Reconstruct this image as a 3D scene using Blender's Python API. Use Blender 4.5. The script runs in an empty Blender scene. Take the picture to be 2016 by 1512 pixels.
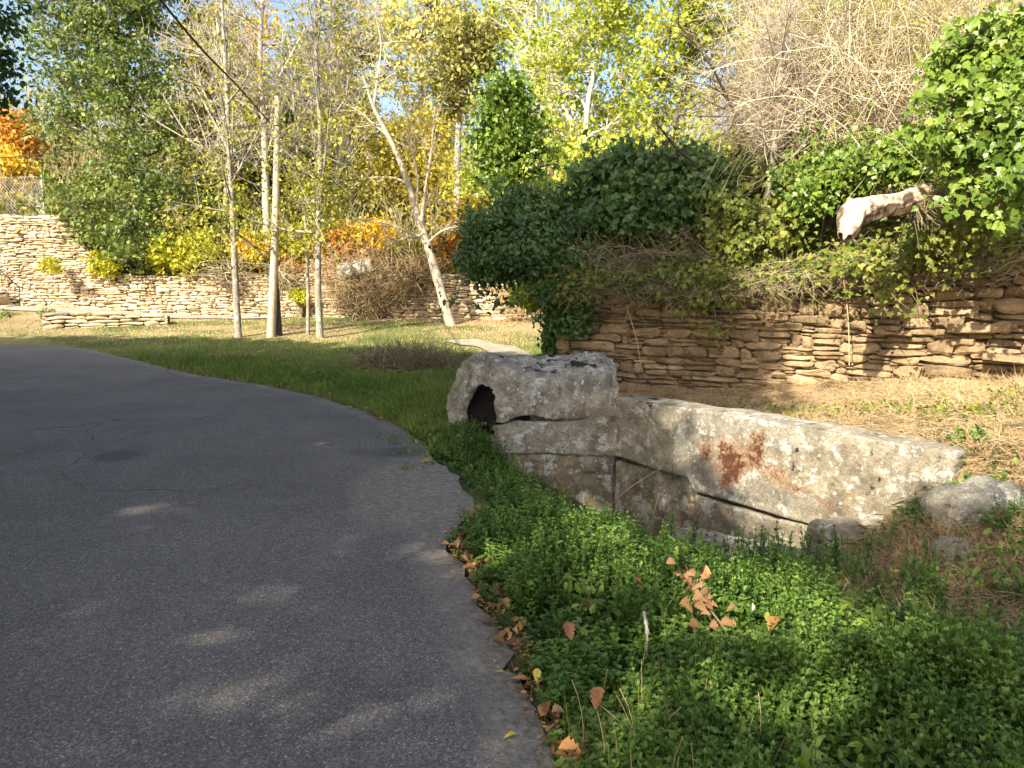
import bpy, math
import numpy as np
from mathutils import Vector
rng = np.random.default_rng(7)
scene = bpy.context.scene
COL = scene.collection
R = math.radians
# ------------------------------------------------------------------ camera maths
FPX, CH, HOR = 1500.0, 1.6, 556.0
PITCH = math.atan((756 - HOR) / FPX)
cp, sp = math.cos(PITCH), math.sin(PITCH)
def ray(px, py):
    u = (px - 1008) / FPX; v = (756 - py) / FPX
    return np.array([u, cp + v * sp, -sp + v * cp])
def P(px, py, d):                       # point at distance Y=d ahead of the camera
    r = ray(px, py); return np.array([0, 0, CH]) + r * (d / r[1])
def PZ(px, py, z=0.0):
    r = ray(px, py); return np.array([0, 0, CH]) + r * ((z - CH) / r[2])
# light
SUN_AZ = math.atan2(0.55, 0.83); SUN_EL = R(38)
LD = np.array([math.sin(SUN_AZ) * math.cos(SUN_EL), math.cos(SUN_AZ) * math.cos(SUN_EL), -math.sin(SUN_EL)])
def proj(p):
    t = p[:, 2] / -LD[2]; return np.stack([p[:, 0] + LD[0] * t, p[:, 1] + LD[1] * t], 1)
# ------------------------------------------------------------------ noise
def _h(i, seed):
    i = i.astype(np.int64)
    n = (i[..., 0] * 73856093) ^ (i[..., 1] * 19349663) ^ (i[..., 2] * 83492791) ^ (seed * 2654435761)
    n = (n ^ (n >> 13)) * 1274126177 & 0x7fffffff
    n = (n ^ (n >> 16)) & 0xffff
    return n / 65535.0
def vnoise(p, s=1.0, seed=0):
    p = np.asarray(p, float) * s
    if p.shape[-1] == 2: p = np.concatenate([p, np.zeros(p.shape[:-1] + (1,))], -1)
    i = np.floor(p); f = p - i; f = f * f * (3 - 2 * f); r = 0
    for dx in (0, 1):
        for dy in (0, 1):
            for dz in (0, 1):
                w = (f[..., 0] if dx else 1 - f[..., 0]) * (f[..., 1] if dy else 1 - f[..., 1]) * (f[..., 2] if dz else 1 - f[..., 2])
                r = r + w * _h(i + np.array([dx, dy, dz]), seed)
    return r
def fbm(p, s=1.0, o=4, seed=0):
    r = 0; a = .5; t = 0
    for k in range(o):
        r = r + a * vnoise(p, s * 2 ** k, seed + k * 17); t += a; a *= .5
    return r / t
def ss(a, b, x):
    t = np.clip((np.asarray(x, float) - a) / (b - a), 0, 1); return t * t * (3 - 2 * t)
def inpoly(q, poly):
    x, y = q[:, 0], q[:, 1]; c = np.zeros(len(q), bool); n = len(poly)
    for i in range(n):
        x1, y1 = poly[i]; x2, y2 = poly[(i + 1) % n]
        m = ((y1 > y) != (y2 > y)); xx = (x2 - x1) * (y - y1) / ((y2 - y1) if y2 != y1 else 1e-9) + x1
        c ^= m & (x < xx)
    return c
def unit(v): return v / np.maximum(np.linalg.norm(v, axis=-1, keepdims=True), 1e-9)
def smooth_path(pts, n):
    pts = np.array(pts, float); k = len(pts)
    q = np.vstack([2 * pts[0] - pts[1], pts, 2 * pts[-1] - pts[-2]])
    seg = np.linalg.norm(np.diff(pts, axis=0), axis=1); cum = np.r_[0, np.cumsum(seg)]
    out = []
    for s in np.linspace(0, cum[-1], n):
        i = min(np.searchsorted(cum, s, side='right') - 1, k - 2); t = (s - cum[i]) / max(seg[i], 1e-9)
        p0, p1, p2, p3 = q[i:i + 4]
        out.append(.5 * ((2 * p1) + (-p0 + p2) * t + (2 * p0 - 5 * p1 + 4 * p2 - p3) * t * t + (-p0 + 3 * p1 - 3 * p2 + p3) * t ** 3))
    return np.array(out)
# ------------------------------------------------------------------ mesh builder
class MB:
    def __init__(s, sharp=0): s.v = []; s.f = []; s.r = []; s.n = 0; s.m = []; s.vc = []; s.sm = []; s.sharp = sharp
    def add(s, v, faces, rnd=0.5, mi=0, smooth=False, vc=None):
        v = np.asarray(v, float).reshape(-1, 3); faces = np.asarray(faces)
        s.v.append(v); s.f.append(faces + s.n); s.n += len(v); nf = len(faces)
        s.r.append(np.broadcast_to(np.asarray(rnd, float), (nf,))); s.m.append(np.full(nf, mi)); s.sm.append(np.full(nf, smooth))
        s.vc.append(vc if vc is not None else np.zeros((len(v), 3)))
    def build(s, name, mats, parent=None):
        me = bpy.data.meshes.new(name)
        if s.v:
            V = np.concatenate(s.v); me.vertices.add(len(V)); me.vertices.foreach_set('co', V.astype(np.float32).ravel())
            tot = np.concatenate([np.full(len(f), f.shape[1]) for f in s.f]); L = np.concatenate([f.ravel() for f in s.f])
            st = np.r_[0, np.cumsum(tot)[:-1]]
            me.loops.add(len(L)); me.loops.foreach_set('vertex_index', L.astype(np.int32))
            me.polygons.add(len(tot)); me.polygons.foreach_set('loop_start', st.astype(np.int32))
            me.polygons.foreach_set('material_index', np.concatenate(s.m).astype(np.int32))
            me.polygons.foreach_set('use_smooth', np.concatenate(s.sm).astype(bool))
            me.update(calc_edges=True)
            a = me.attributes.new('rnd', 'FLOAT', 'FACE'); a.data.foreach_set('value', np.concatenate(s.r).astype(np.float32))
            VC = np.concatenate(s.vc)
            if VC.any():
                a = me.attributes.new('vc', 'FLOAT_VECTOR', 'POINT'); a.data.foreach_set('vector', VC.astype(np.float32).ravel())
        if s.sharp: me.set_sharp_from_angle(angle=R(s.sharp))
        for m in (mats if isinstance(mats, (list, tuple)) else [mats]): me.materials.append(m)
        o = bpy.data.objects.new(name, me); COL.objects.link(o)
        if parent is not None: o.parent = parent
        return o
def tag(o, label=None, cat=None, group=None, kind=None):
    if label: o['label'] = label
    if cat: o['category'] = cat
    if group: o['group'] = group
    if kind: o['kind'] = kind
    return o
def empty(name, loc, label, cat, group=None):
    o = bpy.data.objects.new(name, None); COL.objects.link(o); o.location = [float(c) for c in loc]
    o.empty_display_size = .2
    return tag(o, label, cat, group)
class Local:                             # builds meshes in world coordinates, stores them relative to an Empty
    def __init__(s, root): s.root = root
    def put(s, mb, name, mat, parent=None):
        off = np.array(s.root.location); mb.v = [v - off for v in mb.v]
        return mb.build(name, mat, parent or s.root)
# instancing of small templates
def inst(mb, tv, tf, pos, X, Y, Z, scale, rnd, mi=0, smooth=False, toff=None):
    N = len(pos)
    if N == 0: return
    sc = np.asarray(scale, float)
    if sc.ndim == 1: sc = sc[:, None] * np.ones(3)
    v = pos[:, None, :] + (tv[None, :, 0, None] * sc[:, None, 0, None]) * X[:, None, :] + (tv[None, :, 1, None] * sc[:, None, 1, None]) * Y[:, None, :] + (tv[None, :, 2, None] * sc[:, None, 2, None]) * Z[:, None, :]
    k = len(tv)
    for f in tf:
        ff = (f[None] + (np.arange(N) * k)[:, None, None]).reshape(-1, f.shape[1])
        if f is tf[0]:
            mb.add(v.reshape(-1, 3), ff, (np.asarray(rnd)[:, None] + (toff[0][None] if toff else np.zeros((1, len(f))))).ravel(), mi, smooth)
        else:
            mb.f.append(ff + mb.n - N * k); mb.r.append((np.asarray(rnd)[:, None] + (toff[1][None] if toff else np.zeros((1, len(f))))).ravel()); mb.m.append(np.full(len(ff), mi)); mb.sm.append(np.full(len(ff), smooth))
def frames(d, up):
    X = unit(d); Y = unit(np.cross(up, X)); Z = np.cross(X, Y); return X, Y, Z
def rdir(n): return unit(rng.normal(size=(n, 3)))
A = np.array
LEAF4 = (A([[0, 0, 0], [.5, .34, .05], [1, 0, -.08], [.45, -.34, .05]], float), [A([[0, 3, 2], [0, 2, 1]])])
LEAF8 = (A([[0, 0, 0], [.3, .27, .06], [.7, .2, .02], [1, 0, -.1], [.7, -.2, .02], [.3, -.27, .06], [.3, 0, 0], [.7, 0, -.03]], float),
         [A([[6, 7, 2, 1], [5, 4, 7, 6]]), A([[0, 6, 1], [0, 5, 6], [7, 3, 2], [4, 3, 7]])])
IVY = (A([[0, 0, 0], [.1, .38, .06], [.42, .46, 0], [.5, .24, .03], [1, 0, -.1], [.5, -.24, .03], [.42, -.46, 0], [.1, -.38, .06], [.45, 0, -.04]], float),
       [A([[0, 8, 2, 1], [8, 4, 3, 2], [6, 5, 4, 8], [0, 7, 6, 8]])])
IVY = (IVY[0], [A([[0, 8, 1], [8, 2, 1], [8, 3, 2], [8, 4, 3], [8, 5, 4], [8, 6, 5], [8, 7, 6], [8, 0, 7]])])
BLADE1 = (A([[0, -.5, 0], [0, .5, 0], [1, 0, 0]], float), [A([[0, 1, 2]])])
BLADE3 = (A([[0, -.5, 0], [0, .5, 0], [.5, .4, .08], [.5, -.4, .08], [1, 0, .3]], float), [A([[0, 1, 2, 3]]), A([[3, 2, 4]])])
def oak_template():
    n = 5; up = []
    xs = np.linspace(0.05, 1, 11); w = [.03, .1, .13, .23, .18, .31, .22, .34, .25, .2, 0]
    top = [(x, ww) for x, ww in zip(xs, w)]
    v = [(0, 0, 0)] + [(x, 0, .05 * math.sin(x * 3)) for x in xs] + [(x, ww, .05 * math.sin(x * 3) + .5 * ww * ww + .1 * ww) for x, ww in top] + [(x, -ww, .05 * math.sin(x * 3) + .6 * ww) for x, ww in top]
    f = []
    for i in range(10):
        f.append((1 + i, 2 + i, 13 + i, 12 + i)); f.append((2 + i, 1 + i, 23 + i, 24 + i))
    return (A(v, float), [A(f)])
OAK = oak_template()
def tubes(mb, paths, radii, sides=4, rnd=.5, mi=0, smooth=True, cap=False):
    paths = np.asarray(paths, float); N, K, _ = paths.shape; radii = np.broadcast_to(np.asarray(radii, float), (N, K))
    T = np.empty_like(paths); T[:, 1:-1] = paths[:, 2:] - paths[:, :-2]; T[:, 0] = paths[:, 1] - paths[:, 0]; T[:, -1] = paths[:, -1] - paths[:, -2]
    T = unit(T); ref = np.where(np.abs(T[:, :1, 2:3]) > .85, A([1., 0, 0]), A([0, 0, 1.]))
    B = unit(np.cross(T, np.broadcast_to(ref, T.shape))); C = np.cross(B, T)
    a = np.arange(sides) * 2 * math.pi / sides
    v = paths[:, :, None] + radii[:, :, None, None] * (np.cos(a)[None, None, :, None] * B[:, :, None] + np.sin(a)[None, None, :, None] * C[:, :, None])
    idx = np.arange(N * K * sides).reshape(N, K, sides)
    f = np.stack([idx[:, :-1], np.roll(idx[:, :-1], -1, 2), np.roll(idx[:, 1:], -1, 2), idx[:, 1:]], -1).reshape(-1, 4)
    r = np.broadcast_to(np.asarray(rnd, float), (N,)); mb.add(v.reshape(-1, 3), f, np.repeat(r, (K - 1) * sides), mi, smooth)
    if cap and sides > 2:
        for e, rev in ((0, False), (K - 1, True)):
            ring = v[:, e].reshape(-1, 3); ce = paths[:, e]
            vv = np.concatenate([ring, ce]); i0 = np.arange(N * sides).reshape(N, sides); c = N * sides + np.arange(N)[:, None] * np.ones(sides, int)
            ff = np.stack([i0, np.roll(i0, -1, 1), c], -1).reshape(-1, 3)
            mb.add(vv, ff[:, ::-1] if not rev else ff, .5, mi, False)
def trunk_tube(mb, path, r, sides=14, wob=.06, mi=0, seed=0):
    K = len(path); before = len(mb.v); tubes(mb, path[None], np.asarray(r)[None], sides, .5, mi, True, cap=True)
    v = mb.v[before]; c = np.repeat(path, sides, 0); d = v - c
    k = 1 + wob * 4 * (fbm(v, 3 / max(r[0], .03) * .12, 3, seed) - .5)
    mb.v[before] = c + d * k[:, None]
def rboxm(mb, mapf, dims, n, r, amp=0., freq=2., seed=0, mi=0, vcf=None, oct=5):
    """rounded, roughened box: local metric box dims -> world through mapf(p, nrm)"""
    L, H, T = dims; nu, nh, nt = n; V = []; F = []; c = 0
    def g(a, b, na, nb, f, flip):
        nonlocal c
        aa, bb = np.meshgrid(np.linspace(0, a, na + 1), np.linspace(0, b, nb + 1), indexing='ij')
        p = f(aa.ravel(), bb.ravel()); i = np.arange((na + 1) * (nb + 1)).reshape(na + 1, nb + 1)
        q = np.stack([i[:-1, :-1], i[1:, :-1], i[1:, 1:], i[:-1, 1:]], -1).reshape(-1, 4)
        if flip: q = q[:, ::-1]
        V.append(p); F.append(q + c); c += len(p)
    o = lambda a: np.zeros_like(a)
    g(L, H, nu, nh, lambda a, b: np.stack([a, b, o(a)], 1), False); g(L, H, nu, nh, lambda a, b: np.stack([a, b, o(a) + T], 1), True)
    g(L, T, nu, nt, lambda a, b: np.stack([a, o(a), b], 1), True); g(L, T, nu, nt, lambda a, b: np.stack([a, o(a) + H, b], 1), False)
    g(H, T, nh, nt, lambda a, b: np.stack([o(a), a, b], 1), False); g(H, T, nh, nt, lambda a, b: np.stack([o(a) + L, a, b], 1), True)
    V = np.concatenate(V); F = np.concatenate(F)
    key = np.round(V * 1e5).astype(np.int64); _, ui, inv = np.unique(key, axis=0, return_index=True, return_inverse=True)
    V = V[ui]; F = inv.ravel()[F]
    D = A([L, H, T]); rr = min(r, .49 * min(D)); q = np.clip(V, rr, D - rr); nn = unit(V - q); V2 = q + nn * rr
    off = amp * 2 * (fbm(V2 + seed * 3.3, freq, oct, seed) - .5) if amp else 0
    W = mapf(V2 + nn * (np.asarray(off)[:, None] if amp else 0))
    mb.add(W, F, .5, mi, True, vcf(W, V2) if vcf else None)
# ------------------------------------------------------------------ materials
def newmat(name):
    m = bpy.data.materials.new(name); m.use_nodes = True; nt = m.node_tree; nt.nodes.clear()
    o = nt.nodes.new('ShaderNodeOutputMaterial'); b = nt.nodes.new('ShaderNodeBsdfPrincipled'); nt.links.new(b.outputs[0], o.inputs[0])
    b.inputs['Roughness'].default_value = .85; b.inputs['Specular IOR Level'].default_value = .25
    return m, nt, b, o
def N(nt, t, **k):
    n = nt.nodes.new(t)
    for a, v in k.items():
        if a in n.inputs: n.inputs[a].default_value = v
        else: setattr(n, a, v)
    return n
def coord(nt): return nt.nodes.new('ShaderNodeTexCoord').outputs['Object']
def noise(nt, co, s, d=4, r=.6, dist=0.):
    n = N(nt, 'ShaderNodeTexNoise'); n.inputs['Scale'].default_value = s; n.inputs['Detail'].default_value = d; n.inputs['Roughness'].default_value = r; n.inputs['Distortion'].default_value = dist
    nt.links.new(co, n.inputs['Vector']); return n.outputs['Fac']
def vor(nt, co, s, feat='F1', out='Distance', rnd=1.):
    n = N(nt, 'ShaderNodeTexVoronoi'); n.feature = feat; n.inputs['Scale'].default_value = s; n.inputs['Randomness'].default_value = rnd
    nt.links.new(co, n.inputs['Vector']); return n.outputs[out]
def ramp(nt, fac, stops, interp='LINEAR'):
    n = nt.nodes.new('ShaderNodeValToRGB'); n.color_ramp.interpolation = interp; e = n.color_ramp.elements
    while len(e) < len(stops): e.new(.5)
    for i, (p, c) in enumerate(stops):
        e[i].position = p; e[i].color = (c if hasattr(c, '__len__') else (c, c, c)) + (1,) if hasattr(c, '__len__') else (c, c, c, 1)
    nt.links.new(fac, n.inputs[0]); return n.outputs[0]
def mix(nt, fac, a, b, mode='MIX'):
    n = nt.nodes.new('ShaderNodeMix'); n.data_type = 'RGBA'; n.blend_type = mode
    for s, v in ((0, fac), (6, a), (7, b)):
        if isinstance(v, (int, float)): n.inputs[s].default_value = v if s == 0 else (v, v, v, 1)
        elif isinstance(v, tuple): n.inputs[s].default_value = v + (1,)
        else: nt.links.new(v, n.inputs[s])
    return n.outputs[2]
def math_(nt, op, a, b=None, clamp=False):
    n = nt.nodes.new('ShaderNodeMath'); n.operation = op; n.use_clamp = clamp
    for i, v in enumerate((a, b)):
        if v is None: continue
        if isinstance(v, (int, float)): n.inputs[i].default_value = v
        else: nt.links.new(v, n.inputs[i])
    return n.outputs[0]
def bump(nt, b, h, strength=.5, dist=.02):
    n = nt.nodes.new('ShaderNodeBump'); n.inputs['Strength'].default_value = strength; n.inputs['Distance'].default_value = dist
    nt.links.new(h, n.inputs['Height']); nt.links.new(n.outputs[0], b.inputs['Normal'])
def attr(nt, name, out='Fac'):
    n = nt.nodes.new('ShaderNodeAttribute'); n.attribute_name = name; return n.outputs[out]
def leafmat(name, cols, trans=.4, rough=.5, spec=.35, clump=.8, nscale=1.3):
    m, nt, b, o = newmat(name)
    f = math_(nt, 'ADD', math_(nt, 'MULTIPLY', attr(nt, 'rnd'), 1 - .45 * clump), math_(nt, 'MULTIPLY', math_(nt, 'SUBTRACT', noise(nt, coord(nt), nscale, 2), .22), .8 * clump), True)
    k = len(cols); c = ramp(nt, f, [(i / max(k - 1, 1), tuple(cc)) for i, cc in enumerate(cols)])
    nt.links.new(c, b.inputs['Base Color']); b.inputs['Roughness'].default_value = rough; b.inputs['Specular IOR Level'].default_value = spec
    t = nt.nodes.new('ShaderNodeBsdfTranslucent'); nt.links.new(mix(nt, .35, c, (1., .95, .3), 'MULTIPLY'), t.inputs[0])
    ms = nt.nodes.new('ShaderNodeMixShader'); ms.inputs[0].default_value = trans
    nt.links.new(b.outputs[0], ms.inputs[1]); nt.links.new(t.outputs[0], ms.inputs[2]); nt.links.new(ms.outputs[0], o.inputs[0])
    return m
def barkmat(name, c1, c2, s=6, spots=None):
    m, nt, b, o = newmat(name); co = coord(nt)
    mp = nt.nodes.new('ShaderNodeMapping'); mp.inputs['Scale'].default_value = (1, 1, .25); nt.links.new(co, mp.inputs[0])
    n1 = noise(nt, mp.outputs[0], s * 3, 6, .7); c = ramp(nt, n1, [(.3, c1), (.7, c2)])
    if spots: c = mix(nt, ramp(nt, noise(nt, co, s * 1.2, 4), [(.5, 0.), (.62, 1.)]), c, spots)
    nt.links.new(c, b.inputs['Base Color']); bump(nt, b, n1, .6, .01); return m
def stonemat(name, cols, s=1., warm=None):
    m, nt, b, o = newmat(name); co = coord(nt)
    base = ramp(nt, noise(nt, co, 2.2 * s, 5, .65), [(.28, cols[0]), (.5, cols[1]), (.72, cols[2])])
    fine = ramp(nt, noise(nt, co, 30 * s, 5, .75), [(.3, .55), (.7, 1.25)]); c = mix(nt, .85, base, fine, 'MULTIPLY')
    r = attr(nt, 'rnd'); c = mix(nt, 1., c, ramp(nt, r, [(0., (.5, .46, .43)), (.35, (.85, .78, .68)), (.7, (1.1, 1., .86)), (1., (1.3, 1.25, 1.15))]), 'MULTIPLY')
    nt.links.new(c, b.inputs['Base Color'])
    bump(nt, b, math_(nt, 'ADD', noise(nt, co, 14 * s, 6, .7), math_(nt, 'MULTIPLY', noise(nt, co, 60 * s, 3), .3)), .8, .02); return m
M = {}
M['green_far'] = leafmat('green_leaves', [(.04, .075, .018), (.1, .16, .035), (.22, .27, .06), (.37, .39, .13)], .35)
M['olive'] = leafmat('olive_leaves', [(.07, .09, .02), (.17, .18, .04), (.33, .3, .07), (.45, .4, .12)], .35)
M['yellow'] = leafmat('yellow_leaves', [(.22, .2, .03), (.45, .4, .05), (.62, .52, .08), (.7, .6, .16)], .4)
M['paleyellow'] = leafmat('pale_yellow_leaves', [(.3, .3, .08), (.52, .5, .15), (.7, .64, .25), (.75, .7, .35)], .4)
M['lawnleaf'] = leafmat('young_tree_leaves', [(.13, .16, .03), (.28, .3, .04), (.45, .43, .06), (.6, .54, .12)], .4)
M['maple'] = leafmat('lime_leaves', [(.13, .19, .02), (.32, .39, .04), (.54, .57, .08), (.75, .7, .22)], .45)
M['orange'] = leafmat('orange_leaves', [(.42, .14, .03), (.55, .24, .04), (.62, .38, .06), (.6, .48, .1)], .4)
M['gold'] = leafmat('gold_leaves', [(.45, .25, .02), (.6, .4, .03), (.7, .5, .04), (.5, .5, .05)], .4)
M['rust'] = leafmat('rusty_fern', [(.2, .08, .02), (.4, .17, .03), (.5, .27, .05), (.45, .33, .06)], .3)
M['fern'] = leafmat('fern_leaves', [(.2, .24, .02), (.38, .4, .03), (.5, .48, .04), (.6, .52, .06)], .4)
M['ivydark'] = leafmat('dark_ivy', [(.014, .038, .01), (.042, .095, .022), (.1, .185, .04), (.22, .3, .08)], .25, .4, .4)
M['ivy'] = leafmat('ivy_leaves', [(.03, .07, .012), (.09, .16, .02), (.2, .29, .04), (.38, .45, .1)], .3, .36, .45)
M['ivyyellow'] = leafmat('yellowing_ivy', [(.05, .08, .015), (.12, .16, .025), (.23, .25, .04), (.38, .32, .07)], .3, .5)
M['mint'] = leafmat('mint_leaves', [(.018, .05, .012), (.055, .12, .022), (.14, .24, .04), (.33, .44, .11)], .3, .5, .3, .55, 2.2)
M['grass'] = leafmat('grass_blades', [(.06, .13, .025), (.13, .21, .04), (.25, .29, .07), (.42, .38, .15)], .3, .6, .2, 1., .6)
M['straw'] = leafmat('straw', [(.25, .16, .08), (.42, .29, .15), (.58, .43, .24), (.66, .52, .33)], .15, .7, .2, .7)
M['twig'] = leafmat('dry_twigs', [(.07, .055, .03), (.17, .14, .08), (.31, .26, .15), (.45, .39, .25)], 0., .8, .2, .6)
M['deadleaf'] = leafmat('dead_leaf', [(.13, .06, .03), (.28, .13, .06), (.42, .22, .1), (.5, .3, .15)], .2, .6, .3, .2)
M['yellowleaf'] = leafmat('fallen_yellow_leaf', [(.55, .42, .05), (.6, .5, .1)], .2, .5, .3, .2)
M['orangeleaf'] = leafmat('fallen_orange_leaf', [(.5, .23, .06), (.58, .33, .12)], .2, .5, .3, .2)
M['tanleaf'] = leafmat('withered_tan_leaf', [(.2, .1, .045), (.33, .19, .09), (.42, .28, .15)], .15, .7, .2, .9, 30)
M['bark_grey'] = barkmat('grey_bark', (.14, .12, .09), (.34, .31, .25), 6, (.42, .4, .33))
M['bark_pale'] = barkmat('pale_bark', (.3, .25, .19), (.52, .46, .37), 5)
M['bark_white'] = barkmat('white_bark', (.5, .46, .4), (.72, .68, .6), 4)
M['bark_dark'] = barkmat('dark_bark', (.05, .04, .03), (.14, .11, .08), 6)
M['pole'] = barkmat('weathered_pole_wood', (.28, .21, .14), (.6, .52, .4), 4)
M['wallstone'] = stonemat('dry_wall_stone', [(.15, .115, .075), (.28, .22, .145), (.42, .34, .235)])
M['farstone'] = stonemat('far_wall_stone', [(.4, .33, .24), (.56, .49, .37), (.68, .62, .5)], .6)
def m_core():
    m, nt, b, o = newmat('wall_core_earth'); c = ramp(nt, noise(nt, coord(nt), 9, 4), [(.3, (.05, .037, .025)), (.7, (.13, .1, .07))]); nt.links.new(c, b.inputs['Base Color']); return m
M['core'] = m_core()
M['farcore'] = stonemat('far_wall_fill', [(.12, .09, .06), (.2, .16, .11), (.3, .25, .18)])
def m_asphalt():
    m, nt, b, o = newmat('asphalt'); co = coord(nt)
    big = ramp(nt, noise(nt, co, .8, 7, .68), [(.3, (.125, .115, .107)), (.52, (.17, .156, .143)), (.75, (.212, .193, .172))])
    spk = ramp(nt, vor(nt, co, 130, 'F1', 'Color'), [(.0, .35), (.5, .8), (.8, 1.2), (.97, 2.5)])
    c = mix(nt, .9, big, spk, 'MULTIPLY')
    spk2 = ramp(nt, vor(nt, co, 260, 'F1', 'Color'), [(.1, .6), (.8, 1.3), (.95, 2.2)]); c = mix(nt, .6, c, spk2, 'MULTIPLY')
    e = attr(nt, 'vc', 'Vector'); sx = nt.nodes.new('ShaderNodeSeparateXYZ'); nt.links.new(e, sx.inputs[0])
    nd = math_(nt, 'MULTIPLY', noise(nt, co, 3, 6, .7), 1.3)
    dirtf = ramp(nt, math_(nt, 'ADD', sx.outputs[0], math_(nt, 'SUBTRACT', nd, .65)), [(.42, 0.), (.8, 1.)])
    dirt = ramp(nt, noise(nt, co, 28, 6, .8), [(.3, (.1, .085, .065)), (.5, (.2, .175, .14)), (.7, (.36, .32, .27))])
    c = mix(nt, dirtf, c, dirt)
    # oil stain and damp earth
    c = mix(nt, ramp(nt, noise(nt, co, 1.7, 8, .75), [(.52, 0.), (.72, .45)]), c, (.2, .175, .145)); c = mix(nt, ramp(nt, noise(nt, co, 45, 4, .8), [(.3, .35), (.42, 0.)]), c, (.03, .03, .032))
    st = ramp(nt, math_(nt, 'ADD', sx.outputs[1], math_(nt, 'MULTIPLY', math_(nt, 'SUBTRACT', noise(nt, co, 5, 5), .5), .9)), [(.3, 0.), (.75, 1.)])
    c = mix(nt, math_(nt, 'MULTIPLY', st, .45), c, (.028, .028, .03))
    dn = N(nt, 'ShaderNodeTexNoise'); dn.inputs['Scale'].default_value = 1.3; dn.inputs['Detail'].default_value = 5; nt.links.new(co, dn.inputs['Vector'])
    wv = mix(nt, .22, co, dn.outputs['Color'])
    ck = ramp(nt, vor(nt, wv, .55, 'DISTANCE_TO_EDGE'), [(.0, 1.), (.006, 0.)])
    ckm = ramp(nt, noise(nt, co, .4, 3), [(.52, 0.), (.6, 1.)])
    c = mix(nt, math_(nt, 'MULTIPLY', math_(nt, 'MULTIPLY', ck, ckm), .7), c, (.02, .02, .022))
    nt.links.new(c, b.inputs['Base Color']); b.inputs['Roughness'].default_value = .8
    bump(nt, b, math_(nt, 'ADD', vor(nt, co, 95), math_(nt, 'MULTIPLY', noise(nt, co, 160, 3), .6)), .55, .006); return m
M['asphalt'] = m_asphalt()
def m_ground():
    m, nt, b, o = newmat('earth_and_turf'); co = coord(nt); vc = attr(nt, 'vc', 'Vector')
    n = ramp(nt, noise(nt, co, 7, 8, .75), [(.28, .45), (.5, .95), (.72, 1.5)]); n2 = ramp(nt, noise(nt, co, .7, 4), [(.3, .8), (.7, 1.2)])
    c = mix(nt, 1., mix(nt, 1., vc, n, 'MULTIPLY'), n2, 'MULTIPLY'); nt.links.new(c, b.inputs['Base Color']); bump(nt, b, noise(nt, co, 30, 6, .8), .8, .03); return m
M['ground'] = m_ground()
def m_path():
    m, nt, b, o = newmat('pale_concrete'); co = coord(nt); c = ramp(nt, noise(nt, co, 3, 8, .7), [(.3, (.2, .18, .14)), (.7, (.36, .33, .27))]); nt.links.new(c, b.inputs['Base Color']); return m
M['path'] = m_path()
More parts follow.
